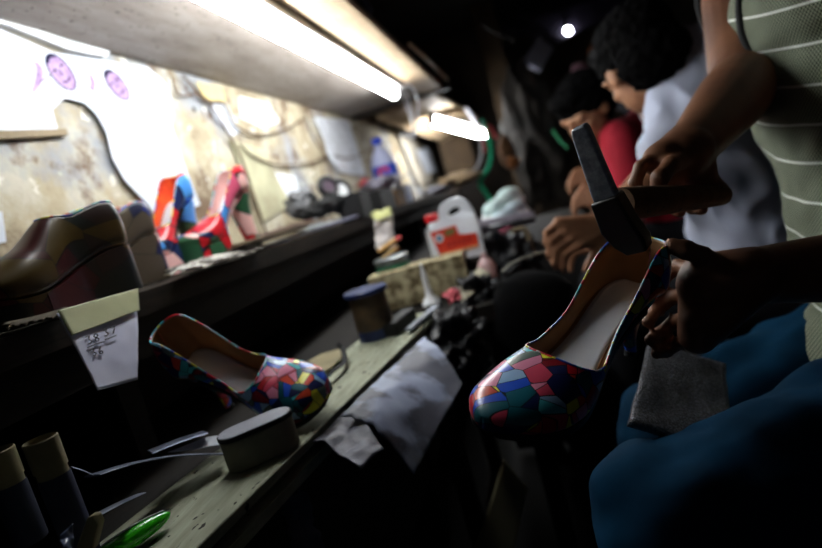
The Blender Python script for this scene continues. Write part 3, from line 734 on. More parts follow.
# green tin with brushes
gp = P(392, 262, 1.42)
gt = thing('green_tin', 'small round tin with a green label left of the jug', 'tin', Matrix.Translation((gp.x-.0, gp.y, .705)))
lathe('body', [(.043, 0), (.044, .004), (.044, .05), (.043, .055)], mat('silver_tin', '#8a8f90', .35, .7, ns=30), gt)
gl = lathe('label', [(.0445, .010), (.0446, .012), (.0446, .042), (.0445, .044)], mat('green_label', '#1f7a5a', .5, ns=14, col2='#155840'), gt, cap=False); gl['label'] = 'green label with pale lettering'
for k in range(5):
    a = -math.pi/2-.5+k*.22
    c = V((.0452*math.cos(a), .0452*math.sin(a), .028))
    box('printed_letter', (0, 0, 0), (.006, .0012, .018), M_cream, gl, Matrix.Translation(c) @ Matrix.Rotation(a+math.pi/2, 4, 'Z'), bev=0)
lathe('lid', [(.044, .054), (.0465, .055), (.0465, .060), (.043, .062)], bpy.data.materials['silver_tin'], gt)
o = box('tin_stand', (0, 0, .03), (.10, .10, .058), M_darkw, None, T((gp.x, gp.y, .646))); tag(o, 'dark wooden block under the green labelled tin', 'block')
for k, (a_, b_, c_, lab) in enumerate((((378, 252), (400, 237), '#d8a860', 'tan brush handle with a red tip lying on the green tin'), ((382, 258), (398, 247), '#b89a60', 'second tan stick lying under the red tipped brush'))):
    A, Bp = P(a_[0], a_[1], 1.37), P(b_[0], b_[1], 1.37)
    br = thing('brush_handle', lab, 'brush', frame(A, Bp-A, (0, 0, 1))); L_ = (Bp-A).length
    vs, fs = sweep([V((0, 0, 0)), V((L_*.5, 0, 0)), V((L_*.8, 0, 0))], [.004, .006, .006], 12); mk('handle', vs, fs, mat('tan_paint%d' % k, c_, .5), br)
    vs, fs = sweep([V((L_*.8, 0, 0)), V((L_, 0, 0)), V((L_*1.05, 0, 0))], [.0065, .006, .002], 12); mk('tip', vs, fs, M_red if k == 0 else M_tan, br)
# plastic roll hanging from shelf
A = P(383, 214, 1.55)
o = sheet('plastic_bag', P(374, 218, 1.5), P(393, 213, 1.5), P(394, 246, 1.48), P(376, 250, 1.48), mat('cloudy_plastic', '#c9c2c0', .35, ns=20, col2='#a8a09c'), wave=.01, ws=30, thick=.001, rag=.1); tag(o, 'cloudy white plastic bag hanging under the shelf left of the jug', 'bag')
o = sheet('yellow_cloth', P(370, 213, 1.49), P(390, 207, 1.49), P(392, 216, 1.48), P(376, 221, 1.48), mat('pale_yellow_cloth', '#c9cc8e', .8), wave=.006, ws=40, rag=.2); tag(o, 'pale yellow cloth strip at the top of the hanging plastic bag', 'cloth')
# ================================================================== SHELF CLUTTER
def sx(px, py, x): return onX(px, py, x)
# water bottle
bp = onX(391, 192, -.66)
bt = thing('water_bottle', 'large clear plastic water bottle with blue cap and blue red label on the shelf', 'bottle', Matrix.Translation((bp.x, bp.y, ZS)) @ Matrix.Diagonal((1.5, 1.5, 1.2, 1)))
M_pet = mat('clear_plastic', '#c3c8e2', .25, ns=8, col2='#aab0d0', bump=.05)
lathe('body', [(.038, 0), (.042, .006), (.042, .09), (.040, .10), (.042, .11), (.042, .17), (.036, .2), (.02, .235), (.014, .245), (.014, .26)], M_pet, bt)
lathe('cap', [(.016, .256), (.017, .258), (.017, .28), (.015, .283)], mat('blue_cap', '#2b48c8', .4), bt)
wl = lathe('label', [(.0428, .115), (.0431, .117), (.0431, .168), (.0428, .17)], mat('blue_label', '#2a4fc4', .5, ns=8), bt, cap=False); wl['label'] = 'blue label with a red patch'
prism('red_patch', [V((.044*math.cos(a), .044*math.sin(a), z)) for a, z in ((-1.9, .132), (-1.5, .127), (-1.0, .137), (-1.0, .158), (-1.5, .162), (-1.9, .157))], (.0, -.0008, 0), M_red, wl)
# grey bag lying
o = lump('grey_bag', onX(381, 184, -.66), (.09, .13, .032), mat('grey_nylon', '#8a8694', .5, ns=10, col2='#5a5866'), amp=.35, ridge=.1, seed=3); tag(o, 'crumpled grey bag in front of the water bottle', 'bag')
# black ring / tape roll with pale disc
def up(o, z): o.location.z = z
c = onX(341, 191, -.62)
rg = thing('tape_roll', 'black roll standing upright with a pale round centre on the shelf', 'roll', frame(c, (0, .3, 1), (.8, -.6, 0)))
vs, fs = sweep([V((.034*math.cos(i*math.pi/16), .034*math.sin(i*math.pi/16), 0)) for i in range(32)], .011, 12, True); mk('ring', vs, fs, M_black, rg)
lathe('centre_disc', [(.026, -.006), (.026, .006)], M_white, rg)
c = onX(328, 187, -.64)
rg = thing('round_roll', 'small dark purplish roll beside the upright black roll', 'roll', frame(c, (0, .3, 1), (.8, -.6, 0)))
vs, fs = sweep([V((.030*math.cos(i*math.pi/16), .030*math.sin(i*math.pi/16), 0)) for i in range(32)], .011, 12, True); mk('ring', vs, fs, M_black, rg)
lathe('centre_disc', [(.021, -.006), (.021, .006)], mat('mauve_disc', '#5a4a58', .6), rg)
for q, (px, py, x, sz, lab, nm) in enumerate([(355, 205, -.56, (.08, .16, .085), 'black box under the upright roll', 'black_box'), (378, 202, -.58, (.09, .34, .08), 'larger black case under the grey bag', 'black_case')]):
    c = onX(px, py, x); o = box(nm, (0, 0, sz[2]/2), sz, M_blackm, None, T((c.x, c.y, ZS-.002), .1)); tag(o, lab, 'box')
c = onX(396, 200, -.62); o = box('cardboard_box', (0, 0, .04), (.07, .16, .08), mat('kraft', '#7c6248', .8), None, T((c.x, c.y, ZS-.002))); tag(o, 'small brown cardboard box right of the black case', 'box')
c = onX(406, 196, -.62); o = box('blue_white_carton', (0, 0, .045), (.06, .12, .09), mat('pale_blue_card', '#8c9cc8', .7, ns=30, col2='#d0d4e0'), None, T((c.x, c.y, ZS-.002))); tag(o, 'pale blue and white carton beside the brown box', 'box')
o = tube('black_stick', [onX(384, 196, -.55), onX(396, 184, -.58), onX(409, 172, -.6)], [.006, .007, .005], M_black); tag(o, 'black stick poking up right of the grey bag', 'stick')
o = box('red_lighter', (0, 0, 0), (.07, .02, .012), M_red, None, frame(onX(363, 182, -.72), (.1, 1, .3), (0, 0, 1))); tag(o, 'small red plastic piece left of the water bottle', 'plastic piece')
# black sandals / tools heap
for k, (px, py, x, r, lab) in enumerate([(312, 213, -.64, (.035, .05, .016), 'dark strap coil at the left of the black tool heap'), (322, 208, -.62, (.04, .045, .022), 'black lumpy leather piece left of the upright roll'), (298, 205, -.7, (.03, .05, .035), 'grey round bundle at the foot of the white card'), (333, 203, -.6, (.03, .04, .028), 'black rubber lump under the upright roll'), (308, 200, -.72, (.025, .035, .022), 'small dark bundle behind the grey bundle')]):
    c = onX(px, py, x); c.z = max(c.z, ZS+r[2]*.75)
    o = lump('leather_bundle', c, r, M_blackm if k != 2 else mat('grey_cloth', '#6a6a6c', .8), amp=.5, seed=k*3, ridge=.2, sub=4); tag(o, lab, 'bundle', None)
for k, (a_, b_, x, m, lab) in enumerate([((262, 233), (352, 208), -.55, '#a8a8c0', 'long grey metal strip lying on the front of the shelf'), ((300, 224), (350, 204), -.60, '#b8c0c0', 'pale flat strip behind the long grey strip'),
        ((230, 246), (300, 220), -.56, '#584c44', 'brown flat leather strip on the shelf near the heel'), ((238, 247), (330, 226), -.535, '#8a7a64', 'thin tan strip along the shelf edge'), ((252, 240), (306, 214), -.60, '#6a4a44', 'reddish brown strip behind the leather strip')]):
    A, Bp = onX(a_[0], a_[1], x), onX(b_[0], b_[1], x); 
    A.z = ZS+.004+.006*k; Bp.z = ZS+.010+.006*k
    o = box('flat_strip', ((Bp-A).length/2, 0, 0), ((Bp-A).length, .035, .006), mat('strip%d' % k, m, .5, .3 if k < 2 else 0, ns=10), None, frame(A, Bp-A, (0, 0, 1)), bev=.002); tag(o, lab, 'strip')
# right end of the shelf: pale bits
for k, (px, py, r, m, lab, nm) in enumerate([((458), 176, (.10, .14, .03), '#b09878', 'tan cloth heap at the far end of the shelf', 'cloth_heap'), (440, 186, (.07, .2, .02), '#8a8a96', 'flat grey cloth at the far end of the shelf', 'cloth_heap')]):
    c = P(px, py+3, 2.6); o = lump(nm, c, r, mat('heap%d' % k, m, .8, ns=20), amp=.4, seed=k+9, sub=4); tag(o, lab, 'cloth')
o = box('brown_carton', (0, 0, 0), (.24, .3, .28), mat('brown_carton', '#54432f', .8, ns=8), None, frame(P(456, 156, 4.6), (1, .2, 0), (0, 0, 1))); tag(o, 'brown carton under the short tube light', 'box')
_c = P(456, 156, 4.6); _h = _c.z-.142; o = box('carton_stand', (0, 0, _h/2), (.30, .36, _h), M_darkw, None, T((_c.x, _c.y, 0), .2)); tag(o, 'dark wooden stand under the brown carton', 'stand')
# ================================================================== MIDDLE / FAR BENCH
fb = thing('far_bench', 'dark far bench carrying the white shoes beyond the jug', 'bench', T((-.02, 2.15, 0)))
box('top', (-.02, 0, .64), (.42, .95, .04), M_darkw, fb, wob=.004)
box('front_panel', (-.02, -.46, .32), (.40, .02, .6), M_dark, fb)
for x in (-.2, .17): box('leg', (x, .42, .31), (.04, .04, .62), M_darkw, fb)
def flatshoe(a_, b_, d_, m, lab, w=.036, hh=.05):
    A, Bp = P(*a_, d_), P(*b_, d_+.14)
    r_ = thing('white_shoe', lab, 'shoe', frame(A, Bp-A, (0, 0, 1))); L_ = (Bp-A).length; B = Body()
    B.cap(V((w, 0, hh*.25)), w*.8, V((L_-w*.8, 0, hh*.35)), w*.75); B.ell(V((L_*.68, 0, hh*.5)), (L_*.26, w*.8, hh*.6))
    B.build('upper', m, r_, .004, 4)
    bm = stadium(L_*1.02, w*2.05, 0)
    prism('sole', [p+V((L_*.5, 0, -.012)) for p in bm], (0, 0, .014), M_white, r_)
M_mint = mat('mint_white', '#cfe2e0', .6, ns=8, col2='#a8c2c0')
flatshoe((486, 218), (519, 196), 1.9, M_mint, 'mint white shoe leaning on top of the far bench pile')
flatshoe((494, 226), (524, 208), 1.85, mat('pale_white_shoe', '#b4c4cc', .6), 'pale grey white shoe lower on the far bench pile', .032, .04)
for a_, b_, d_, m, w, lab in [((470, 226), (530, 214), 1.75, '#b8b4c2', .05, 'pale lilac flat board under the white shoes'), ((472, 234), (530, 221), 1.7, '#15151c', .06, 'black flat board under the lilac board'),
                         ((478, 246), (498, 236), 1.55, '#8c8864', .03, 'olive rolled strip right of the jug'), ((495, 237), (511, 229), 1.55, '#b02a50', .012, 'small magenta strip above the black bag'), ((482, 262), (502, 244), 1.5, '#8ca09c', .04, 'pale green grey block at the foot of the bench pile')]:
    A, Bp = P(*a_, d_), P(*b_, d_+.1)
    o = box('flat_board' if w > .035 else 'small_strip', ((Bp-A).length/2, 0, 0), ((Bp-A).length, w, .018), mat('fb%s' % m[1:], m, .6, ns=20), None, frame(A, Bp-A, (0, 0, 1))); tag(o, lab, 'board' if w > .035 else 'strip')
# dark bags
M_bag = mat('black_bag_plastic', '#0c0c10', .5, ns=25, bump=.5, bd=.004, spec=.3)
for c, r, lab in [(P(458, 345, 1.08), (.055, .09, .06), 'crumpled black plastic bag hanging off the far end of the board'), (P(478, 300, 1.25), (.05, .07, .05), 'small black plastic bundle below the jug'), (P(505, 268, 1.45), (.085, .08, .08), 'black soft bag at the middle of the pile')]:
    o = lump('plastic_bag', c, r, M_bag, amp=.5, ridge=.18, fs=3, seed=c.x*9, sub=5); tag(o, lab, 'bag')
# dark rounded case with pale rim
cs = thing('dark_case', 'dark rounded tool case with a thin pale rim left of the resting hand', 'case', frame(P(535, 280, 1.15), RT, (0, 0, 1)))
lathe('body', [(.06, -.16), (.085, -.13), (.09, -.05), (.075, -.005), (.04, .015), (.01, .02)], mat('black_canvas', '#050506', .95, spec=.1), cs, sy=.6)
tube('rim', [P(502, 272, 1.08), P(512, 263, 1.08), P(530, 256, 1.08), P(552, 250, 1.08)], .0022, mat('pale_rim', '#8a8678', .5), cs, mw=cs.matrix_world.inverted())
tube('handle', [P(512, 231, 1.4), P(524, 229, 1.4), P(530, 240, 1.4), P(534, 256, 1.4)], .006, mat('brass_wire', '#84745a', .5, .3), cs, mw=cs.matrix_world.inverted())
# hanging leather offcuts
def leather_mat(nm, c1, c2):
    t = NT(nm); f = t.noise(11, 4, rough=.5)
    t.l(t.ramp(f, [(.46, c2), (.54, c1)]), t.b.inputs['Base Color']); t.b.inputs['Roughness'].default_value = .55
    t.bump(t.noise(40, 8, rough=.7), .5, .003); return t.m
M_l1 = leather_mat('grey_suede', '#8f98b0', '#4c4e5a'); M_l2 = leather_mat('dim_grey_suede', '#5e5e6c', '#44434e')
o = sheet('leather_offcut', P(341, 416, .665), P(424, 337, .98), onZ(462, 386, .618), onZ(414, 474, .59), M_l1, wave=.005, ws=12, thick=.002, rag=.02, nu=40, nv=40, curl=lambda u, v: (0, 0, .022*math.sin(math.pi*v)*(1-.3*u))); tag(o, 'large grey blotched leather offcut draped over the bench edge', 'leather piece')
o = sheet('leather_offcut', onZ(313, 440, .655), onZ(346, 412, .655), onZ(384, 448, .640), onZ(361, 471, .632), M_l2, wave=.005, ws=25, thick=.002, nu=24, nv=24, curl=lambda u, v: (0, 0, .008*math.sin(math.pi*v))); tag(o, 'small dim grey leather offcut under the large one', 'leather piece')
# ------------- lower left: tubes, blades, stick, lighter
def ctube(px, py, d_, r, hgt, lab):
    c = P(px, py, d_); r_ = thing('cardboard_tube', lab, 'tube', Matrix.Translation((c.x, c.y, c.z-hgt)))
    lathe('body', [(r*.98, 0), (r, .002), (r, hgt-.032)], mat('navy_sleeve', '#232842', .7, ns=16), r_, cap=False)
    o = lathe('rim_band', [(r*1.02, hgt-.026), (r*1.04, hgt-.004), (r*1.05, hgt), (r*.98, hgt+.001), (r*.94, hgt-.002), (r*.92, hgt-.05)], M_cream, r_, cap=False); o['label'] = 'cream rim band'
    lathe('inside', [(r*.9, hgt-.02), (r*.9, .004), (.001, .004)], M_blackm, r_, cap=False)
ctube(40, 440, .46, .0128, .110, 'navy cardboard tube with a cream rim at the lower left')
ctube(-4, 452, .50, .014, .09, 'cream rimmed tube cut by the left edge of the photo')
def blade(nm, pts, w, m, lab, cat):
    vs, fs = sweep(spline(pts, 6), w, 12, False, .12, (0, 0, 1)); o = mk(nm, vs, fs, m); return tag(o, lab, cat)
M_bl = mat('blue_steel', '#8f95a8', .38, .6, ns=30, col2='#5e6478')
blade('curved_blade', [P(92, 476, .52), P(130, 464, .56), P(175, 456, .60), P(222, 454, .63)], .011, M_bl, 'long curved pale blade lying behind the bench board', 'blade')
blade('blade_tip', [P(72, 467, .51), P(82, 470, .515), P(93, 475, .52)], .004, M_bl, 'short bent metal tip left of the long curved blade', 'metal piece')
blade('straight_blade', [P(95, 516, .47), P(118, 504, .50), P(140, 494, .53)], .007, M_bl, 'short straight pale blade at the back of the board', 'blade')
blade('upper_blade', [P(150, 452, .60), P(178, 441, .62), P(205, 432, .64)], .010, M_bl, 'faint upper blade below the stiletto heel', 'blade')
o = sheet('white_scrap', P(168, 452, .61), P(205, 437, .64), P(220, 436, .65), P(219, 446, .63), M_paper, wave=.003, thick=.001); tag(o, 'white triangular paper scrap at the foot of the stiletto heel', 'paper scrap')
o = prism('wooden_stick', [P(74, 552, .44), P(88, 516, .445), P(95, 516, .45), P(99, 524, .455), P(92, 552, .44)], FW*.010, M_cream, bev=.002); tag(o, 'tan rounded wooden stick end beside the green handle', 'stick')
gh = thing('plastic_tool', 'bright green plastic tool lying on the near end of the board', 'tool', frame(onZ(134, 536, .672), onZ(160, 520, .672)-onZ(110, 552, .672), (0, 0, 1)))
gB = Body(); gB.ell((.0, 0, 0), (.036, .0105, .009)); gB.ell((-.02, 0, 0), (.032, .010, .009))
M_gr = mat('bright_green_plastic', '#38c818', .25, ns=6, col2='#2aa812', bump=0, coat=.6)
gB.build('grip', M_gr, gh, .0015, 3)
tube('highlight_streak', [V((-.045, -.001, .0085)), V((0, -.001, .0098)), V((.030, -.001, .0062))], .0008, M_white, gh)  # thin white line stands in for the gloss highlight along the grip
o = sheet('clear_wrapper', P(60, 535, .44), P(72, 525, .45), P(76, 552, .44), P(62, 556, .43), mat('wrapper', '#56607a', .2, ns=20), wave=.006, ws=60); tag(o, 'crumpled clear wrapper at the foot of the navy tube', 'wrapper')
# ------------- lower middle dark: rag and plank
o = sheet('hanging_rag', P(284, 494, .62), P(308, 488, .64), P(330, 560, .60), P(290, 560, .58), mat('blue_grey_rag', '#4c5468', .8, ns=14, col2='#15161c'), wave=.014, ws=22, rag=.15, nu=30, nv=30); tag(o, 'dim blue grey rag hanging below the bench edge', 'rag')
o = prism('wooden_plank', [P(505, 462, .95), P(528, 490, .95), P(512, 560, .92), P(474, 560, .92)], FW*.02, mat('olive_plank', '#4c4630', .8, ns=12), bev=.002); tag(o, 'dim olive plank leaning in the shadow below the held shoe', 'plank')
# ================================================================== PERSON A (right, striped vest)
def mixp(a, b, t): return V(a).lerp(V(b), t)
A_ = Body()
pel = V((.44, .83, .50)); waist = V((.455, .88, .66)); chest = V((.45, .95, .88)); neck = V((.41, .98, 1.14))
rsh = V((.415, 1.12, 1.12)); lsh = V((.47, .80, 1.08))
relb = P(744, 84, .83); rwr = P(697, 140, .665)
lelb = P(888, 262, .62); lwr = P(752, 276, .545)
lknee = P(668, 520, .56); rknee = P(672, 425, .82)
A_.ell(pel, (.12, .165, .11)); A_.ell(waist, (.095, .13, .12)); A_.cap(pel+V((.03, 0, 0)), .085, chest+V((.03, 0, 0)), .08); A_.ell(chest+V((.022, 0, 0)), (.092, .145, .15)); A_.ell(V((.455, .965, 1.00)), (.10, .15, .10))
A_.cap(rsh, .055, lsh, .055); A_.cap(neck-V((0, 0, .04)), .058, neck+V((-.02, 0, .06)), .052)
hc = neck+V((-.06, 0, .19)); head(A_, hc, (-.8, -.1, -.5), (-.45, 0, .9))
A_.chain([rsh, mixp(rsh, relb, .5), relb], [.056, .052, .047]); A_.chain([relb, mixp(relb, rwr, .35), rwr], [.050, .047, .031])
A_.chain([lsh, mixp(lsh, lelb, .5), lelb], [.054, .046, .042]); A_.chain([lelb, mixp(lelb, lwr, .35), lwr], [.042, .039, .028])
# legs
rh, lh = pel+V((-.02, .10, -.02)), pel+V((-.02, -.09, -.02))
lft, rft = V((lknee.x-.02, lknee.y, .09)), V((rknee.x-.05, rknee.y+.02, .09))
for hip, kn, ft in ((rh, rknee, rft), (lh, lknee, lft)):
    A_.chain([hip, kn], [.085, .058]); A_.chain([kn, mixp(kn, ft, .3), ft], [.056, .055, .036]); A_.chain([ft+V((.02, 0, -.04)), ft+V((-.14, 0, -.06))], [.038, .026])
# right hand on the hammer
rf = []
A_.chain([rwr, P(680, 158, .64)], [.031, .032]); A_.cap(P(690, 150, .64), .027, P(676, 170, .648), .023); A_.chain([rwr, P(660, 160, .625)], [.026, .020])
A_.chain([P(690, 150, .65), P(700, 178, .655)], [.026, .020]); A_.chain([P(660, 158, .625), P(702, 176, .655)], [.018, .017])
idx = [P(654, 157, .622), P(641, 167, .612), P(635, 184, .61), P(640, 199, .618)]
thm = [P(688, 158, .625), P(671, 165, .598), P(660, 178, .588), P(657, 189, .590)]
mid = [P(672, 166, .65), P(664, 186, .665), P(668, 206, .655), P(680, 212, .635)]
rng = [P(688, 172, .66), P(686, 192, .672), P(692, 208, .655), P(702, 210, .635)]
pky = [P(703, 174, .66), P(714, 180, .655), P(722, 188, .645), P(719, 198, .635)]
for f_, r_ in ((idx, .0086), (mid, .009), (rng, .0086), (pky, .0078), (thm, .0108)): finger(A_, f_, r_)
# left hand cradling the heel
A_.chain([lwr, P(712, 285, .56)], [.030, .034]); A_.chain([lwr, P(705, 320, .565)], [.028, .026]); A_.chain([P(700, 275, .565), P(698, 335, .57)], [.02, .02])
L1 = [P(698, 270, .57), P(678, 266, .598), P(662, 280, .618), P(650, 296, .615)]
L2_ = [P(696, 292, .575), P(674, 296, .61), P(656, 310, .615), P(648, 322, .60)]
L3 = [P(694, 314, .575), P(674, 322, .61), P(660, 334, .61), P(650, 340, .59)]
L4 = [P(694, 334, .57), P(678, 344, .60), P(666, 352, .60), P(656, 354, .585)]
LT = [P(722, 268, .55), P(702, 256, .545), P(686, 250, .545), P(672, 246, .55)]
for f_, r_ in ((L1, .0088), (L2_, .009), (L3, .0086), (L4, .0078), (LT, .0108)): finger(A_, f_, r_)
pa = A_.build('person', M_skin1, None, .0032, 5)
tag(pa, 'seated person in a striped sage vest and teal trousers holding a shoe and hammer', 'person')
nails([(idx, -FW+UP*.2), (thm, -FW+UP*.5), (LT, -FW+UP)], M_nail, pa)
headhair('hair', hc, (-.8, -.1, -.5), (-.45, 0, .9), M_hair, pa, seed=2)
# vest
def vest_mat():
    t = NT('striped_knit'); b = t.b
    s = t.n('ShaderNodeSeparateXYZ'); t.l(t.mapv((1, 1, 1), (0, 0, 0)), s.inputs[0])
    z = t.math('ADD', t.math('ADD', s.outputs[2], t.math('MULTIPLY', s.outputs[1], -.16)), t.math('MULTIPLY', t.noise(3, 1), .03))
    fr = t.math('FRACT', t.math('MULTIPLY', z, 1/.052)); st = t.math('LESS_THAN', fr, .065)
    yx = t.math('SUBTRACT', s.outputs[1], s.outputs[0])
    kn = t.math('MULTIPLY', t.math('SINE', t.math('MULTIPLY', z, 950)), t.math('SINE', t.math('MULTIPLY', yx, 1000)))
    kc = t.ramp(t.math('ADD', t.math('MULTIPLY', kn, .5), .5), [(.3, '#22281c'), (.68, '#858d76')])
    t.l(t.mix(st, kc, '#d8dcd4'), b.inputs['Base Color']); b.inputs['Roughness'].default_value = .9
    t.bump(kn, .5, .001); return t.m
B = Body()
B.ell(pel+V((0, 0, .02)), (.135, .178, .10)); B.ell(waist, (.115, .152, .14)); B.ell(chest+V((.006, 0, 0)), (.110, .162, .16)); B.ell(V((.455, .965, 1.00)), (.118, .165, .11)); B.cap(mixp(rsh, lsh, .2)-V((-.012, 0, .01)), .052, mixp(rsh, lsh, .84)-V((-.012, 0, .01)), .052)
B.cap(chest+V((.02, 0, 0)), .115, waist, .112, ends=False); B.cap(waist, .112, pel+V((.02, 0, 0)), .12, ends=False)
vest = B.build('vest', vest_mat(), pa, .006, 8, lambda p: .006*noise.noise(V((p.x*9, p.y*9, p.z*16)))+.003*noise.noise(p*34))
vest['label'] = 'sage knit vest with thin white stripes and black trim'
M_trim = mat('black_trim', '#0e0f10', .8)
vp = []
for q in ((734, -30, .80), (736, -8, .80), (741, 14, .80), (748, 36, .80), (757, 56, .80), (768, 76, .80)):
    ok, co, no, fi = vest.closest_point_on_mesh(P(*q)); vp.append(co+no*.001)
tube('armhole_trim', vp, .0055, M_trim, vest)
def ring(c, n_, r1, r2, rr, nm='armhole_trim', upx=(0, 0, 1)):
    Mx = frame(c, n_, upx)
    tube(nm, [Mx @ V((0, r1*math.cos(a), r2*math.sin(a))) for a in [i*math.pi/12 for i in range(24)]], rr, M_trim, vest, closed=True, sm=0)
ring(mixp(rsh, lsh, .10)+V((0, -.0, -.035)), (.15, 1, .25), .078, .105, .006); ring(mixp(rsh, lsh, .90)+V((0, 0, -.035)), (.15, -1, .25), .078, .105, .006)
ring(neck+V((-.01, 0, .0)), (-.35, 0, 1), .075, .085, .006, 'neck_trim', (1, 0, 0))
M_dk0 = mat('dark_shoe', '#0c0c0e', .8)  # shoes added to darken the bare feet that showed too bright
# trousers
M_teal = mat('teal_trousers', '#04304a', .9, ns=9, col2='#032236', bump=.2, bd=.002, spec=.08)
B = Body(); B.ell(pel+V((0, 0, -.03)), (.135, .180, .105))
for hip, kn, ft in ((rh, rknee, rft), (lh, lknee, lft)):
    B.chain([hip, mixp(hip, kn, .5), kn], [.105, .092, .070]); B.chain([kn, ft+V((0, 0, .03))], [.076, .058], ends=True)
for ft in (lft, rft):
    S_ = Body(); S_.chain([ft+V((.03, 0, -.045)), ft+V((-.15, 0, -.056))], [.045, .034]); S_.build('shoe', M_dk0, pa, .006, 4)
tr = B.build('trousers', M_teal, pa, .006, 5, lambda p: .014*(noise.noise(V((p.x*7+p.y*4, p.y*16-p.x*9, p.z*15)))+.5*noise.noise(p*22)))
# stool under A
stl = thing('low_stool', 'low dark wooden stool under the seated striped vest person', 'stool', T((.50, .83, 0)))
lathe('seat', [(.16, .335), (.165, .34), (.165, .365), (.16, .37)], M_darkw, stl)
for k in range(4):
    a = math.pi/4+k*math.pi/2; vs, fs = sweep([V((.11*math.cos(a), .11*math.sin(a), .34)), V((.15*math.cos(a), .15*math.sin(a), 0))], .016, 10); mk('leg', vs, fs, M_darkw, stl)
# rubber pad on the lap
M_pad = mat('speckled_rubber', '#5c5e6c', .4, ns=420, col2='#121218', bump=1, bd=.004, spec=.7, lo=.48, hi=.58)
o = sheet('rubber_pad', P(628, 425, .60), P(648, 345, .72), P(725, 365, .72), P(730, 450, .60), M_pad, wave=.004, thick=.008, nu=20, nv=20); tag(o, 'speckled dark rubber pad resting on the lap below the held shoe', 'pad')
# hammer
hm = thing('shoe_hammer', 'black steel cobbler hammer with a thick wooden handle gripped above the shoe', 'hammer', Matrix())
h0, h1, h2, h3 = P(579, 126, .505), P(604, 192, .515), P(620, 226, .522), P(640, 250, .528)
side = (RT*.60-FW*.76+UP*.2).normalized(); hth = side.cross((h3-h0).normalized()).normalized()
def bar(nm, pts, ws, th, m, par):
    vs = []; fs = []
    for p_, w_ in zip(pts, ws):
        for a_, b_ in ((-1, -1), (1, -1), (1, 1), (-1, 1)): vs.append(V(p_)+side*w_/2*a_+hth*th/2*b_)
    n = len(pts)
    for i in range(n-1):
        for k in range(4): fs.append((i*4+k, i*4+(k+1) % 4, i*4+4+(k+1) % 4, i*4+4+k))
    fs.append((0, 1, 2, 3)); fs.append((4*n-4, 4*n-3, 4*n-2, 4*n-1))
    o = mk(nm, vs, fs, m, par, sharp=30); b = o.modifiers.new('b', 'BEVEL'); b.width = .0022; b.segments = 3; b.limit_method = 'ANGLE'; return o
M_hs = mat('dark_hammer_steel', '#aab0bc', .4, .3, ns=140, col2='#787e8a', bump=.5)
bar('peen', [h0, mixp(h0, h1, .08), h1, h2], [.014, .018, .024, .026], .009, M_hs, hm)
pk = bar('socket', [mixp(h1, h2, .15), h2, mixp(h2, h3, .6), h3], [.028, .034, .032, .020], .018, M_black, hm)
hA, hB = P(620, 204, .535), P(722, 195, .645)
tube('handle', [hA, mixp(hA, hB, .2), mixp(hA, hB, .55), mixp(hA, hB, .85), hB], [.016, .0165, .0145, .013, .012], M_brown, hm, n=16)
# ================================================================== PERSON B (white t-shirt)
Bb = Body()
bpel = P(775, 285, 1.42); bchest = P(722, 130, 1.36); bneck = P(672, 52, 1.30)
brs = P(704, 54, 1.48); bls = P(702, 56, 1.24)
bel = P(668, 165, 1.16); bwr = P(603, 227, 1.08)
bel2 = P(684, 165, 1.42); bwr2 = P(618, 226, 1.32)
Bb.ell(bpel, (.14, .15, .12)); Bb.cap(bpel, .12, bchest, .135); Bb.cap(bchest, .13, bneck, .06); Bb.cap(brs, .05, bls, .05); 
bh = P(640, 66, 1.27); bf, bu = (-.30, .85, -.45), (-.25, .35, .9)
Bb.cap(bneck, .055, mixp(bneck, bh, .6), .05)
head(Bb, bh, bf, bu)
Bb.chain([bls, bel], [.052, .042]); Bb.chain([bel, mixp(bel, bwr, .3), bwr], [.043, .040, .028])
Bb.chain([brs, bel2], [.052, .042]); Bb.chain([bel2, bwr2], [.040, .028])
def hand(Bd, w, kn, spread, tip, r=.0085, th=None):
    """w wrist, kn knuckle centre, spread vector across knuckles, tip direction list"""
    w, kn = V(w), V(kn)
    out = []
    for i, k in enumerate((-1.5, -.5, .5, 1.5)):
        b = kn+spread*k; Bd.cap(w+spread*k*.35, .020, b, .012)
        L = (.072, .082, .076, .060)[i]; d1, d2, d3 = [V(x).normalized() for x in tip]
        pts = [b, b+d1*L*.45, b+d1*L*.45+d2*L*.33, b+d1*L*.45+d2*L*.33+d3*L*.24]; finger(Bd, pts, r-(.0008 if i == 3 else 0)); out.append(pts)
    t0_ = w+(kn-w)*.25-spread*1.4; t = th or (kn-w).normalized()-spread.normalized()*.6; t = V(t).normalized()
    pts = [t0_, t0_+t*.035, t0_+t*.060+V(tip[1])*.006, t0_+t*.078+V(tip[2])*.014]; finger(Bd, pts, r*1.2); out.append(pts)
    return out
# near hand: back to the camera, fingers pointing left-down
hk = P(568, 234, 1.05)
fB = hand(Bb, bwr, hk, (P(556, 224, 1.05)-P(578, 248, 1.05)).normalized()*.019, [(-RT*.7-UP*.55), (-UP*.9+FW*.4), (-UP*.4+FW*.8+RT*.3)])
hk2 = P(588, 238, 1.28)
hand(Bb, bwr2, hk2, UP*.018, [(-RT-UP*.3), (-UP-RT*.4), (-UP)])
bf_ = []
for s in (-.09, .09):
    kn = bpel+V((-.40, s*1.5, .02)); kn.z = .50; ft = V((kn.x-.05, kn.y, .09)); hp_ = bpel+V((0, s, -.02))
    Bb.chain([hp_, kn], [.085, .056]); Bb.chain([kn, ft], [.054, .035]); Bb.cap(ft+V((.02, 0, -.04)), .036, ft+V((-.13, 0, -.06)), .026); bf_.append((hp_, kn, ft))
pb = Bb.build('person', M_skin2, None, .004, 5); tag(pb, 'person in a white t-shirt bending forward behind the hammer', 'person')
headhair('hair', bh, bf, bu, M_hair, pb, seed=5, k=1.04, length=.015)
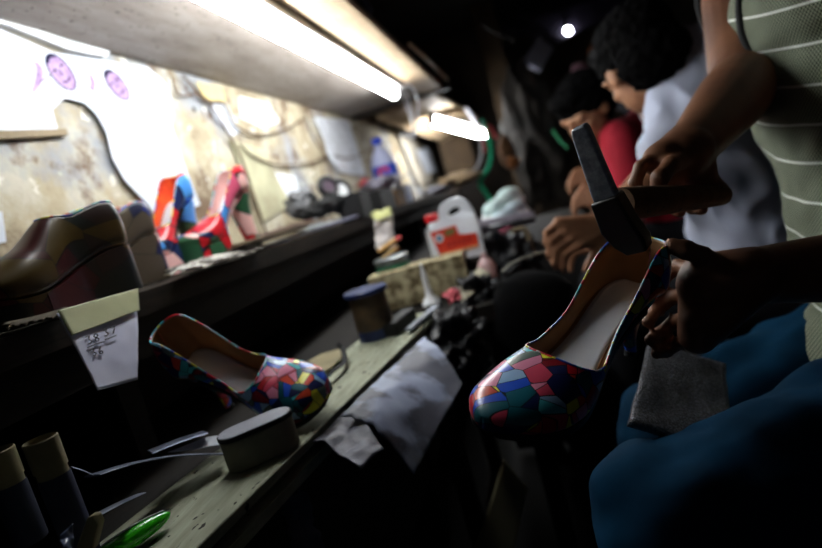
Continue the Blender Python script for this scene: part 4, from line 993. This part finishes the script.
M_wt = mat('white_cotton', '#b9bfd2', .85, ns=5, col2='#a8aec2', bump=.1, bd=.002)
B = Body()
B.cap(bpel+V((0, 0, .0)), .140, bchest, .152); B.ell(mixp(bchest, bneck, .5), (.125, .15, .12)); B.cap(mixp(brs, bls, .1), .063, mixp(brs, bls, .9), .063); B.cap(mixp(bchest, bneck, .3), .125, mixp(bchest, bneck, .85), .075)
B.chain([bls, mixp(bls, bel, .82)], [.070, .066], ends=True); B.chain([brs, mixp(brs, bel2, .7)], [.068, .064])
tsh = B.build('t_shirt', M_wt, pb, .006, 5, lambda p: .019*(noise.noise(V((p.x*5, p.y*5, p.z*3.5))*2.2)+.6*(1-abs(noise.noise(V((p.x*13+p.z*9, p.y*7, p.z*5-p.x*8)))*2.5))))
M_dk = mat('dark_trousers', '#14161c', .9)
for _a, _b, ft in bf_:
    S_ = Body(); S_.chain([ft+V((.03, 0, -.045)), ft+V((-.14, 0, -.056))], [.045, .034]); S_.build('shoe', M_dk0, pb, .006, 4)
B = Body(); B.ell(bpel-V((0, 0, .03)), (.145, .16, .11))
for hp_, kn, ft in bf_: B.chain([hp_, kn], [.10, .072]); B.chain([kn, ft+V((0, 0, .03))], [.07, .05])
B.build('trousers', M_dk, pb, .008, 4)
st2 = thing('low_stool', 'low stool under the white t-shirt person', 'stool', T((bpel.x+.02, bpel.y, 0)))
hz = bpel.z-.15; lathe('seat', [(.15, hz-.03), (.155, hz-.025), (.155, hz-.005), (.15, hz)], M_darkw, st2)
for k in range(4):
    a = math.pi/4+k*math.pi/2; vs, fs = sweep([V((.1*math.cos(a), .1*math.sin(a), hz-.03)), V((.14*math.cos(a), .14*math.sin(a), 0))], .015, 10); mk('leg', vs, fs, M_darkw, st2)
# ================================================================== PERSON C (red shirt)
Cb = Body()
ch = P(586, 112, 1.95); cf, cu = (-.65, -.55, -.5), (-.25, -.2, .9)
cn = P(612, 150, 2.02); cs_ = P(640, 140, 2.05); cc = P(640, 190, 2.05); cp = V((cc.x+.1, cc.y+.02, .5))
Cb.ell(cp, (.14, .16, .12)); Cb.cap(cp, .12, cc, .14); Cb.cap(cc, .13, cn, .06); Cb.cap(cn, .055, mixp(cn, ch, .6), .05); head(Cb, ch, cf, cu)
c1, c2 = P(618, 140, 1.9), P(650, 120, 2.2); Cb.cap(c1, .05, c2, .05)
ce1, ce2 = P(632, 222, 1.85), P(640, 215, 2.1); cw1, cw2 = P(604, 204, 1.72), P(598, 186, 1.95)
Cb.chain([c1, ce1, cw1], [.05, .042, .028]); Cb.chain([c2, ce2, cw2], [.05, .042, .028])
hand(Cb, cw1, cw1+(cw1-ce1).normalized()*.08, UP*.017, [(-RT), (-RT-UP), (-UP)], .0085)
hand(Cb, cw2, cw2+(cw2-ce2).normalized()*.08, UP*.017, [(-RT), (-RT-UP), (-UP)], .0085)
cl_ = []
for s in (-.09, .09):
    hp_ = cp+V((0, s, 0)); kn = cp+V((-.38, s*1.6, .03)); ft = V((kn.x-.04, kn.y, .09)); Cb.chain([hp_, kn], [.08, .055]); Cb.chain([kn, ft], [.052, .035]); Cb.cap(ft+V((.02, 0, -.04)), .036, ft+V((-.12, 0, -.06)), .026); cl_.append((hp_, kn, ft))
pc = Cb.build('person', M_skin2, None, .006, 4); tag(pc, 'person in a red shirt with bowed dark head in the dim background', 'person')
headhair('hair', ch, cf, cu, M_hair, pc, seed=8, k=1.08)
M_rs = mat('red_cotton', '#a80f28', .85, ns=6, col2='#840a1e')
B = Body(); B.cap(cp, .14, cc, .155); B.cap(cc, .145, mixp(cc, cn, .75), .085); B.cap(c1, .066, c2, .066); B.chain([c1, mixp(c1, ce1, .6)], [.066, .062]); B.chain([c2, mixp(c2, ce2, .6)], [.066, .062])
B.build('red_shirt', M_rs, pc, .008, 4, lambda p: .010*noise.noise(V((p.x*9, p.y*9, p.z*6))))
for _a, _b, ft in cl_:
    S_ = Body(); S_.chain([ft+V((.03, 0, -.045)), ft+V((-.14, 0, -.056))], [.045, .034]); S_.build('shoe', M_dk0, pc, .006, 4)
B = Body(); B.ell(cp-V((0, 0, .03)), (.145, .16, .11))
for hp_, kn, ft in cl_: B.chain([hp_, kn], [.098, .072]); B.chain([kn, ft+V((0, 0, .03))], [.07, .05])
B.build('trousers', M_dk, pc, .008, 4)
st3 = thing('low_stool', 'low stool under the red shirted person', 'stool', T((cp.x, cp.y, 0)))
lathe('seat', [(.15, .33), (.155, .335), (.155, .36), (.15, .365)], M_darkw, st3)
for k in range(4):
    a = math.pi/4+k*math.pi/2; vs, fs = sweep([V((.1*math.cos(a), .1*math.sin(a), .33)), V((.14*math.cos(a), .14*math.sin(a), 0))], .015, 10); mk('leg', vs, fs, M_darkw, st3)
# ================================================================== DARK BACKGROUND CLUTTER
o = prism('hanging_paper', [P(540, 37, 3.6), P(554, 48, 3.6), P(540, 71, 3.6), P(523, 61, 3.6)], FW*.03, mat('grey_card', '#9a9cae', .8)); tag(o, 'grey white card box hanging high in the dark background', 'card')
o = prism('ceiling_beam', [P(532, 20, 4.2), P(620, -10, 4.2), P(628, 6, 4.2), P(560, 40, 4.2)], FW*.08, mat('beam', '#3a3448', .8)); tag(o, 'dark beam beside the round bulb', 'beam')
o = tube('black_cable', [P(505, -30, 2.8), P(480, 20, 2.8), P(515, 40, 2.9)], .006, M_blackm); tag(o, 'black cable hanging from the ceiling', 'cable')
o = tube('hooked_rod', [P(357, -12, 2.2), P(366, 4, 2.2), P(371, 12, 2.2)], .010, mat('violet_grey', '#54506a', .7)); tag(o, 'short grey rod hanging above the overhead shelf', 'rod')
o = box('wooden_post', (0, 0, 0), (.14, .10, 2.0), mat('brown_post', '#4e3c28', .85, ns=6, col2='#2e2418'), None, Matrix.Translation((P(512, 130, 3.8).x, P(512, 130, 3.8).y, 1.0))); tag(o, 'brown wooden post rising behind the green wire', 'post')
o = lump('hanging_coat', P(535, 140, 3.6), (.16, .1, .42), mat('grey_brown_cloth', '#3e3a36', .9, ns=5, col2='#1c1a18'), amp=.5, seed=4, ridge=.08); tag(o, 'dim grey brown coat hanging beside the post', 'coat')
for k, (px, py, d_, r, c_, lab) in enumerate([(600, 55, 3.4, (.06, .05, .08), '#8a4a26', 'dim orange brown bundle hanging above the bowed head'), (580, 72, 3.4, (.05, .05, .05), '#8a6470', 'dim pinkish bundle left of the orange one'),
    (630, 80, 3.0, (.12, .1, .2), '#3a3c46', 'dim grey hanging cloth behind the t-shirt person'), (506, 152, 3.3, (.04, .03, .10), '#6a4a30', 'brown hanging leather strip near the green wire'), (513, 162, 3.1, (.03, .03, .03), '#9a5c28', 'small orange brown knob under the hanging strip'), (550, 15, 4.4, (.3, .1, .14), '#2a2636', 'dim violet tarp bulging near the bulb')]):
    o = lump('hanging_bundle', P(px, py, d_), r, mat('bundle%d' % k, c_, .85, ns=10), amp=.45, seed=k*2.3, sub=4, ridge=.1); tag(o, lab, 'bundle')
o = tube('green_strap', [P(553, 130, 1.9), P(560, 140, 1.9), P(568, 148, 1.9)], .016, mat('green_cloth', '#1c7048', .8), flat=.4); tag(o, 'green strap below the bowed head of the red shirted person', 'strap')
# ================================================================== WORLD / VIEW
w = bpy.data.worlds.new('world'); sc.world = w; w.use_nodes = True
w.node_tree.nodes['Background'].inputs[0].default_value = (.5, .6, .8, 1); w.node_tree.nodes['Background'].inputs[1].default_value = .02
sc.view_settings.view_transform = 'Standard'; sc.view_settings.look = 'None'; sc.view_settings.gamma = 1; sc.view_settings.use_curve_mapping = False
sc.view_settings.exposure = 0.0
